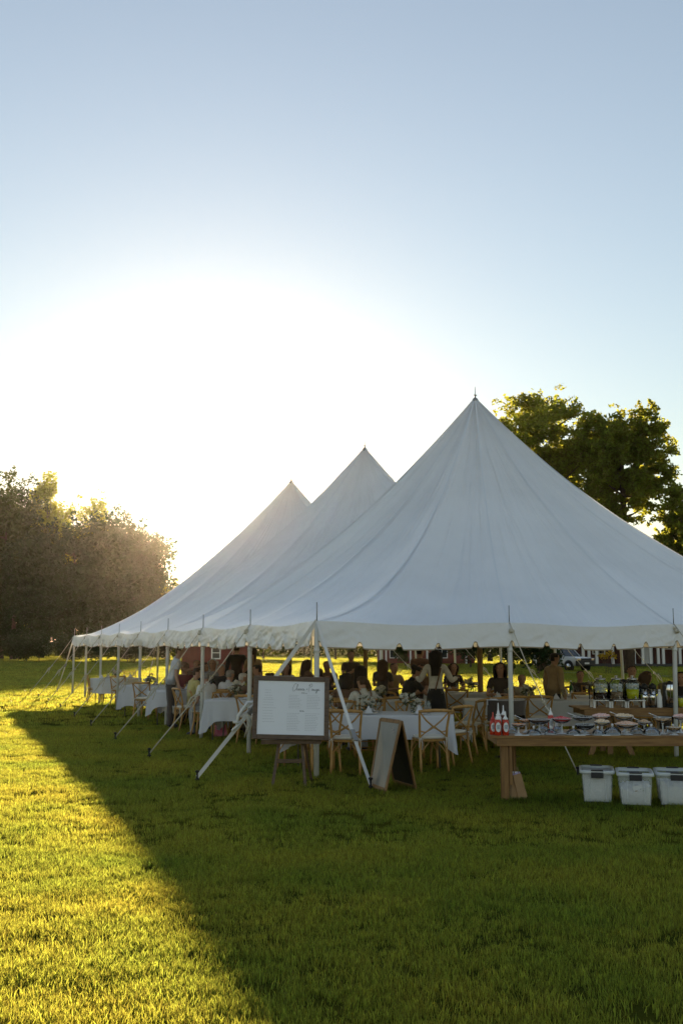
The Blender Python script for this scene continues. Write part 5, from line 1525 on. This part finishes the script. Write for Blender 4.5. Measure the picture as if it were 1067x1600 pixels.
def lid(p, label, R_=.09, h=.055):
    t = thing('glass_lid', label, 'lid', p, 0, 'domed glass lids lying on the buffet')
    b = MB(); prof = [(R_, 0), (R_ * 1.02, .006), (R_ * .97, .012)] + [(R_ * math.cos(a * math.pi / 2), .012 + h * math.sin(a * math.pi / 2)) for a in (.25, .5, .7, .85)] + [(.012, h + .012)]
    inn = [(max(.001, r - .004), z - .003) for r, z in reversed(prof[2:])] + [(R_ - .005, .001)]
    b.lathe(prof + inn, 24); dm = b.build('dome', M['glass_lit'], t)
    e = MB(); e.tube([(R_ * math.cos(a_ * .2618), R_ * math.sin(a_ * .2618), .006) for a_ in range(25)], .0042, 5, caps=False)
    for q in range(10): e.tube([(R_ * .96 * math.cos(q * .6283), R_ * .96 * math.sin(q * .6283), .016), (R_ * .55 * math.cos(q * .6283 + .1), R_ * .55 * math.sin(q * .6283 + .1), h * .83 + .012)], .0016, 4)
    e.build('cut_pattern', M['glass_glint'], dm)['kind'] = 'stuff'
    k = MB(); k.lathe([(.010, h + .008), (.008, h + .020), (.017, h + .032), (.012, h + .044), (.002, h + .048)], 12); k.build('knob', M['glass_glint'], t)
B_ = [
    (810, .16, .082, .035, .085, 'orange', .8, 1, 0, 'small footed bowl of orange sweets nearest the bottles', None),
    (822, .42, .075, .04, .11, 'orange', .7, 1, 0, 'small bowl of orange sweets behind the nearest one, spoon sticking out left', -1),
    (843, .20, .125, .06, .11, 'brown', .75, 1, 0, 'wide tall-stemmed bowl of dark brown sweets', None),
    (878, .24, .110, .055, .12, 'red', .95, 1, 0, 'footed bowl heaped with bright red sweets', None),
    (911, .42, .120, .05, .13, 'dark', .8, 1, 0, 'upper bowl of near-black sweets right of the red ones', -1),
    (914, .14, .112, .065, .05, 'dark', .8, 1, 0, 'low bowl of dark sweets at the table\'s front, right of the red bowl', None),
    (940, .44, .105, .05, .14, 'pink', 1.0, 2, 0, 'bowl heaped with pink and cream sweets, behind a tan one', None),
    (941, .20, .090, .045, .095, 'cream', .95, 2, 0, 'footed bowl of pale tan sweets below the pink ones', None),
    (976, .44, .110, .05, .14, 'cream', .95, 2, 0, 'bowl of wrapped cream and brown sweets with a spoon to the left', -1),
    (979, .16, .130, .05, .07, 'peach', .98, 2, 0, 'widest low bowl heaped with tan sweets in the middle of the buffet', None),
    (1007, .26, .075, .035, .10, 'tan', .95, 1, 0, 'small bowl of brown sweets with a silver spoon', -1),
    (1036, .22, .100, .06, .13, 'tan', .6, 1, 0, 'tall stemmed bowl nearly empty with a few brown sweets', -1),
    (1053, .10, .085, .05, .04, 'tan', .8, 1, 0, 'low bowl of brown sweets in front of the white tent pole', None),
    (1064, .36, .085, .04, .15, 'pink', .95, 2, 0, 'bowl of pink sweets at the right edge of the picture', None),
    (1082, .24, .100, .05, .11, 'red', .9, 1, 0, 'bowl of red sweets just beyond the right edge', None),
]
for i, (px, y, r_, dp, st, cd, fl_, sz, _, lb, sp) in enumerate(B_):
    if px > 1075: continue
    bowl(bx(px, y), lb, r_, dp, st, cd, fl_, 70 if sz == 2 else 50, .03 if fl_ > .9 else .012, .014 if sz == 2 else .009, sp, i)
for i, (px, y, r_, lb) in enumerate([(800, .34, .065, 'small glass lid beside the bottle group'), (834, .12, .085, 'glass lid lying left under the wide brown bowl'), (860, .16, .075, 'glass lid between the brown and red bowls'), (896, .12, .085, 'glass lid right of the red sweets'),
        (870, .5, .08, 'glass lid at the back behind the red sweets'), (934, .08, .07, 'small glass lid under the pale tan bowl'), (957, .12, .105, 'tall domed glass lid left of the widest bowl'), (995, .30, .08, 'glass lid half hidden behind the widest bowl'),
        (1018, .10, .105, 'big domed glass lid right of the small spoon bowl'), (1052, .40, .09, 'glass lid resting behind the white tent pole'), (848, .48, .08, 'glass lid at the back behind the wide brown bowl')]):
    lid(bx(px, y), lb, r_, .055 if r_ < .1 else .08)
# little scatter of paper liners on the table
for i, (px, y, w_) in enumerate([(905, .04, .13), (946, .05, .10), (815, .05, .16)]):
    b = MB(); b.box((0, 0, .002), (w_, .07, .004)); tag(b.build('paper_liner', M['label_white' if i else 'plastic_white'], loc=bx(px, y)), ['white paper liner by the table edge under the dark bowls', 'white paper liner left of the widest bowl', 'white paper liner in front of the bowl of orange sweets'][i], 'paper', 'paper liners on the buffet')

# serving knife with white grip lying out over the corner behind the bottles: plate held on a chair seat
# drinks table
def dx(px, y, z=DH): return Vector((ray(px, 1100)[0] * (DY + y), DY + y, z))
M['lemonade'] = mat('lemonade', (.62, .60, .02), rough=.1, spec=.6)
M['iced_tea'] = mat('iced_tea', (.05, .02, .012), rough=.1, spec=.6)
M['water'] = mat('infused_water', (.30, .20, .12), rough=.1, var=.6, scale=30, spec=.6)
def dispenser(px, y, liquid, lv, label, rlabel):
    p = dx(px, y)
    r = thing('riser', rlabel, 'stand', p, 0, 'white wooden risers under the drink dispensers')
    for k in range(4):
        b = MB(); b.box((0, -.105 + .07 * k, .115), (.33, .06, .014)); b.build('slat', M['white_trim'], r)
    for sx in (-1, 1):
        for sy in (-1, 1):
            b = MB(); b.box((sx * .14, sy * .10, .054), (.035, .035, .108)); b.build('leg', M['white_trim'], r)
    q = p + Vector((0, 0, .1225))
    t = thing('drink_dispenser', label, 'dispenser', q, 0, 'glass drink dispensers')
    w = .125; h = .30
    b = MB(); b.lathe([(w * .9, 0), (w, .012), (w, h * .8), (w * .96, h * .9), (w * .62, h), (w * .62, h + .02), (w * .58, h + .02), (w * .58, h), (w * .92, h * .9), (w * .95, h * .8), (w * .95, .02), (.002, .018)], 24); b.build('jar', M['glass'], t)
    b = MB(); b.lathe([(.003, .021), (w * .935, .021), (w * .935, h * lv), (.003, h * lv)], 24); b.build('liquid', M[liquid], t)
    b = MB(); b.lathe([(w * .66, h + .018), (w * .68, h + .03), (w * .60, h + .045), (.02, h + .052), (.02, h + .065), (.03, h + .072), (.02, h + .085), (.003, h + .088)], 20); b.build('lid', M['chrome'], t)
    b = MB(); b.tube([(0, -w + .01, .04), (0, -w - .05, .04), (0, -w - .055, .015)], .010, 8); b.tube([(0, -w - .03, .04), (0, -w - .03, .07)], .007, 6); b.build('tap', M['chrome'], t)
    b = MB(); rg = random.Random(px)
    for k in range(90):
        a_ = rg.uniform(0, 6.28); z = rg.uniform(h * lv, h * .84); b.sphere((w * .80 * math.cos(a_) * rg.random() ** .3, w * .80 * math.sin(a_), z), .016, 6, 4, jit=.3)
    o = b.build('ice', M['ice'], t); o['kind'] = 'stuff'
dispenser(939.5, .22, 'iced_tea', .38, 'glass dispenser one third full of dark iced tea', 'white slatted riser under the iced tea dispenser')
dispenser(964, .22, 'water', .42, 'glass dispenser of fruit-infused water in the middle of the three', 'white slatted riser under the infused water')
dispenser(989, .22, 'lemonade', .56, 'glass dispenser of bright yellow lemonade', 'white slatted riser under the lemonade')
def airpot(px, y, label, w=.062, h=.30):
    t = thing('airpot', label, 'coffee pot', dx(px, y), 0, 'silver coffee airpots')
    b = MB(); b.lathe([(w, .02), (w, h)], 22); b.build('body', M['chrome'], t)
    b = MB(); b.lathe([(w * 1.02, 0), (w * 1.03, .022)], 20); b.build('base', M['black_plastic'], t)
    b = MB(); b.lathe([(w * 1.02, h), (w * 1.03, h + .03), (w * .9, h + .06), (w * .45, h + .07), (w * .4, h + .085)], 20); b.box((0, -w, h + .035), (.04, .06, .035)); b.build('pump_head', M['black_plastic'], t)
    b = MB(); b.tube([(-w - .005, -.02, h - .01), (-w * 1.0, -w * 1.0, h - .07), (0, -w * 1.35, h - .10), (w * 1.0, -w * 1.0, h - .07), (w + .005, -.02, h - .01)], .009, 8); b.build('handle', M['black_plastic'], t)
airpot(1007, .20, 'left one of the two silver airpots with a black handle'); airpot(1020, .22, 'right one of the two silver airpots, beside the white flask')
t = thing('flask', 'slim white flask between the airpots and the big urn', 'flask', dx(1030.5, .16))
b = MB(); b.lathe([(.040, 0), (.042, .01), (.040, .17), (.022, .235), (.020, .25)], 18); b.build('body', M['plastic_white'], t)
b = MB(); b.lathe([(.022, .25), (.022, .285), (.012, .29)], 14); b.build('stopper', M['plastic_white'], t)
t = thing('coffee_urn', 'large steel coffee urn with black back, behind the white tent pole', 'urn', dx(1047, .25))
b = MB(); b.lathe([(.105, .03), (.105, .36), (.10, .37)], 26); b.build('tank', M['chrome'], t)
b = MB(); b.lathe([(.112, 0), (.112, .032)], 24); b.box((-.10, .03, .2), (.06, .16, .38)); b.build('housing', M['black_plastic'], t)
b = MB(); b.lathe([(.106, .37), (.10, .395), (.03, .405), (.02, .42)], 22); b.build('lid', M['black_plastic'], t)
b = MB(); b.tube([(-.05, -.10, .06), (-.02, -.15, .07), (.03, -.155, .06)], .010, 6); b.build('spout', M['black_plastic'], t)
t = thing('beverage_jug', 'clear jug of amber drink at the right edge of the drinks table', 'jug', dx(1064, .12))
b = MB(); b.lathe([(.05, 0), (.055, .01), (.055, .16), (.045, .2), (.042, .2), (.050, .16), (.050, .015), (.002, .012)], 20); b.build('jug', M['glass'], t)
b = MB(); b.lathe([(.003, .016), (.048, .016), (.048, .15), (.003, .15)], 18); b.build('drink', M['lemonade'], t)
# thin black sign holders on the drinks table
for i, (px, w_) in enumerate([(927, .12), (1038, .16)]):
    t = thing('table_sign_stand', ['thin black frame standing left of the iced tea', 'thin black frame standing between the flask and the urn'][i], 'frame', dx(px, .45), 0, 'thin black frames on the drinks table')
    for a_, c_ in (((-w_ / 2, 0, 0), (-w_ / 2, 0, .36)), ((w_ / 2, 0, 0), (w_ / 2, 0, .36)), ((-w_ / 2, 0, .36), (w_ / 2, 0, .36))):
        b = MB(); b.beam(a_, c_, .014, .010, up=(0, 1, 0)); b.build('bar', M['black_plastic'], t)
# green bottle and little things on the table left of the dispensers
t = thing('green_bottle', 'green glass bottle on the table beside the man in tan', 'bottle', (D(890, 19.85).x, 19.85, Ztop))
b = MB(); b.lathe([(.038, 0), (.04, .01), (.04, .17), (.016, .22), (.014, .29)], 16); b.build('body', mat('green_glass', (.02, .12, .03), rough=.1, spec=.7), t)
b = MB(); b.lathe([(.017, .28), (.017, .31)], 12); b.build('cap', M['plastic_white'], t)

# ------------------------------------------------------------------ plastic bins under the buffet
def bin_(px0, px1, pyb, fill, label, seed):
    a_ = G(px0 + 4, pyb); b_ = G(px1 - 3, pyb); w = (b_.x - a_.x) / 1.10; y = a_.y
    t = thing('storage_bin', label, 'bin', ((a_.x + b_.x) / 2 + .06, y + .25, 0), R(-13), 'clear plastic storage bins under the buffet')
    H_ = .36; D_ = .50; k = 1.12
    b = MB()
    def ring(hx, hy, z, n=6, r=.05):
        P = []
        for cx_, cy_, a0 in ((hx - r, hy - r, 0), (-hx + r, hy - r, 90), (-hx + r, -hy + r, 180), (hx - r, -hy + r, 270)):
            for i in range(n): an_ = R(a0 + 90 * i / (n - 1)); P.append((cx_ + r * math.cos(an_), cy_ + r * math.sin(an_), z))
        return P
    rings = [ring(w / 2, D_ / 2 * .92, .012), ring(w / 2 * 1.03, D_ / 2 * .95, .12), ring(w / 2 * k * .98, D_ / 2 * .99, H_ - .03)]
    N = 24
    vs = [p for r_ in rings for p in r_]; fs = [(j * N + i, j * N + (i + 1) % N, (j + 1) * N + (i + 1) % N, (j + 1) * N + i) for j in range(2) for i in range(N)]; fs.append(tuple(range(N - 1, -1, -1)))
    b.add(vs, fs); o = b.build('tub', M['clear_plastic'], t); so = o.modifiers.new('thick', 'SOLIDIFY'); so.thickness = .004
    r = MB(); rr = [ring(w / 2 * k * .99, D_ / 2, H_ - .035), ring(w / 2 * k + .018, D_ / 2 + .018, H_ - .03), ring(w / 2 * k + .018, D_ / 2 + .018, H_), ring(w / 2 * k - .005, D_ / 2 - .004, H_ + .006), ring(w / 2 * k - .012, D_ / 2 - .012, H_ - .03)]
    vs = [p for q in rr for p in q]; r.add(vs, [(j * N + i, j * N + (i + 1) % N, (j + 1) * N + (i + 1) % N, (j + 1) * N + i) for j in range(4) for i in range(N)]); r.build('rim', M['bin_rim'], t)
    for s in (-1, 1):
        l = MB(); l.box((0, s * (D_ / 2 + .024), H_ - .045), (.135, .020, .062)); l.box((0, s * (D_ / 2 + .008), H_ + .006), (.135, .045, .012)); l.build('latch', M['latch'], t, bevel=.006)
        e = MB(); e.box((s * .09, -(D_ / 2 - .012), H_ * .45), (.004, .006, H_ * .6)); e.build('wall_rib', M['bin_rim'], t)
    # contents: crumpled white bags
    c = MB(); rg = random.Random(seed)
    nx, ny = 14, 16; vs = []
    hx, hy = w / 2 * 1.0, D_ / 2 * .90
    top = H_ * fill
    for j in range(ny + 1):
        for i in range(nx + 1):
            x = -hx + 2 * hx * i / nx; y_ = -hy + 2 * hy * j / ny
            n_ = noise.noise(Vector((x * 9, y_ * 9, seed * 1.7))) + .5 * abs(noise.noise(Vector((x * 22, y_ * 22, seed))))
            z = top + .07 * n_ * (1.2 if fill < .8 else .4)
            vs.append((x, y_, max(.05, min(H_ - .02, z))))
    fs = [(j * (nx + 1) + i, j * (nx + 1) + i + 1, (j + 1) * (nx + 1) + i + 1, (j + 1) * (nx + 1) + i) for j in range(ny) for i in range(nx)]
    c.add(vs, fs, 0, fill > .8)
    # crinkled skirt just inside the walls
    per = [(i, 0) for i in range(nx + 1)] + [(nx, j) for j in range(1, ny + 1)] + [(i, ny) for i in range(nx - 1, -1, -1)] + [(0, j) for j in range(ny - 1, 0, -1)]
    rows = 6; sk = []
    for q in range(rows + 1):
        for (i, j) in per:
            p = vs[j * (nx + 1) + i]; f = q / rows; nn = .008 * noise.noise(Vector((p[0] * 16, p[1] * 16 + q, seed + 7)))
            sk.append((p[0] * (1 - .09 * f) + nn, p[1] * (1 - .03 * f) + nn, p[2] * (1 - f) + .02 * f))
    m_ = len(per); c.add(sk, [(q * m_ + i, q * m_ + (i + 1) % m_, (q + 1) * m_ + (i + 1) % m_, (q + 1) * m_ + i)[::-1] for q in range(rows) for i in range(m_)])
    c.build('bagged_contents', M['bag_white'], t)
    if seed == 2:
        for k, (x, z, w_, h_, mm) in enumerate([(.02, .20, .10, .05, 'plastic_white'), (.07, .165, .06, .06, 'label_green'), (.015, .15, .05, .045, 'kraft'), (-.05, .12, .04, .03, 'label_red')]):
            q = MB(); q.box((x, -hy + .02, z), (w_, .03, h_), Euler((0, R(8 * (k - 1)), 0)).to_matrix()); q.build('packet', M[mm], t)
M['label_green'] = mat('label_green', (.06, .13, .06), rough=.5)
M['tissue'] = mat('tissue', (.45, .38, .60), rough=.8)
bin_(906, 961, 1257, .93, 'clear plastic bin stuffed full of white bags, leftmost of the bins', 1)
bin_(965, 1023, 1262, .55, 'clear plastic bin with packets and a torn printed box inside', 2)
bin_(1027, 1090, 1262, .60, 'clear plastic bin half full of pinkish-white bags, cut by the picture edge', 3)

# paper bags leaning against the buffet leg
for i, (px, w_, lean_, lb) in enumerate([(805, .10, -3, 'kraft paper bag standing against the buffet leg'), (817, .11, 14, 'kraft paper bag with a purple-white edge leaning right of the other')]):
    p = G(px, 1251); t = thing('paper_bag', lb, 'bag', (p.x, p.y + .05, 0), R(10 * i), 'paper bags by the table leg')
    b = MB(); rot = Euler((0, R(-lean_), 0)).to_matrix()
    def tr_(x, y, z): v = rot @ Vector((x, y, z)); return tuple(v)
    h_ = .30; vs = [tr_(x, y, z) for z, k in ((0.01, 1), (h_, .9)) for x, y in ((-w_ / 2 * k, -.05 * k), (w_ / 2 * k, -.05 * k), (w_ / 2 * k, .05 * k), (-w_ / 2 * k, .05 * k))]
    b.add(vs, [(3, 2, 1, 0), (0, 1, 5, 4), (1, 2, 6, 5), (2, 3, 7, 6), (3, 0, 4, 7)], 0, False); b.build('bag', M['kraft'], t)
    c = MB(); c.box(rot @ Vector((0, -.03, h_ + .0)), (w_ * .8, .02, .035), rot); c.build('tissue', M['tissue' if i else 'plastic_white'], t) 
    hd = MB(); hd.tube([rot @ Vector(q) for q in ((-.025, -.04, h_ - .01), (-.02, -.045, h_ + .07), (.02, -.045, h_ + .07), (.025, -.04, h_ - .01))], .003, 5); hd.build('handle', M['kraft'], t)
# pink gift bag under the table left
p = D(347, 19.7); M['pink'] = mat('pink', (.62, .10, .20), rough=.5, col2=(.75, .28, .40), scale=9)
t = thing('gift_bag', 'bright pink gift bag on the grass under the white tablecloth', 'bag', (p.x, p.y, 0), R(15))
b = MB(); b.box((0, 0, .10), (.26, .14, .24), taper=.85); b.build('bag', M['pink'], t)
b = MB()
for k in range(7): b.sphere((random.uniform(-.09, .09), random.uniform(-.04, .04), .21 + random.uniform(-.02, .03)), .045, 7, 5, jit=.8)
b.build('tissue', mat('pink_tissue', (.78, .38, .50), rough=.8), t)
# black bag on the grass at the third pole
p = G(264, 1128); t = thing('duffel_bag', 'black bag on the grass behind the left guy rope', 'bag', (p.x + .2, p.y + .4, 0), R(20))
b = MB(); b.sphere((0, 0, .14), .16, 14, 8, sx=1.6, sz=.85, jit=.15); b.build('bag', FAB['black'], t)
b = MB(); b.tube([(-.12, 0, .24), (-.08, 0, .36), (.08, 0, .36), (.12, 0, .24)], .010, 6); b.build('handle', FAB['black'], t)

# black-clothed cocktail table inside the tent, a white napkin hanging over its left edge
ck = D(789, 16.0)
t = thing('cocktail_table', 'dark round cocktail table behind the white front pole', 'table', (ck.x, ck.y, 0))
b = MB(); b.lathe([(.29, .86), (.30, .875), (.29, .89)], 26); b.build('tabletop', FAB['black'], t)
b = MB(); b.lathe([(.03, .03), (.03, .86)], 10); b.build('post', M['iron'], t)
b = MB(); b.lathe([(.22, 0), (.22, .015), (.04, .04)], 18); b.build('base', M['iron'], t)
b = MB(); n_ = 40; vs = []
for j in range(7):
    f = j / 6
    for i in range(n_): a_ = 2 * math.pi * i / n_; r_ = .302 + .02 * f * math.sin(i * .95) ; vs.append((r_ * math.cos(a_), r_ * math.sin(a_), .893 - f * (.22 + .10 * max(0, math.sin(a_ * 2 + .8)))))
b.add(vs, [(j * n_ + i, (j + 1) * n_ + i, (j + 1) * n_ + (i + 1) % n_, j * n_ + (i + 1) % n_) for j in range(6) for i in range(n_)]); b.add([vs[i] for i in range(n_)], [tuple(range(n_))])
tc = b.build('tablecloth', FAB['dark']); tc.location = (ck.x, ck.y, 0); tag(tc, 'black cloth over the round cocktail table behind the white front pole', 'tablecloth')
b = MB(); b.box((0, 0, .004), (.16, .12, .008)); b.box((-.085, 0, -.035), (.012, .11, .08)); b.box((.02, .01, .014), (.10, .09, .012))
tag(b.build('napkin', M['cloth'], loc=(ck.x - .225, ck.y - .05, .895), bevel=.003), 'white napkin drooping over the left edge of the dark cocktail table', 'napkin')
HAZE, HAZE_G = 0.000045, 0.93

# ------------------------------------------------------------------ haze volume, added to imitate lens veil around the sun
hz = MB(); hz.box((0, 85, 16.5), (700, 330, 37))
hm = bpy.data.materials.new('haze'); hm.use_nodes = True; hn = hm.node_tree; hn.nodes.clear()
ho = hn.nodes.new('ShaderNodeOutputMaterial'); hv = hn.nodes.new('ShaderNodeVolumePrincipled')
hv.inputs['Color'].default_value = (1, .86, .66, 1); hv.inputs['Density'].default_value = HAZE; hv.inputs['Anisotropy'].default_value = HAZE_G
hn.links.new(hv.outputs[0], ho.inputs['Volume'])
hzo = tag(hz.build('haze', hm), 'thin haze volume added to imitate warm lens veil around the sun', kind='stuff')
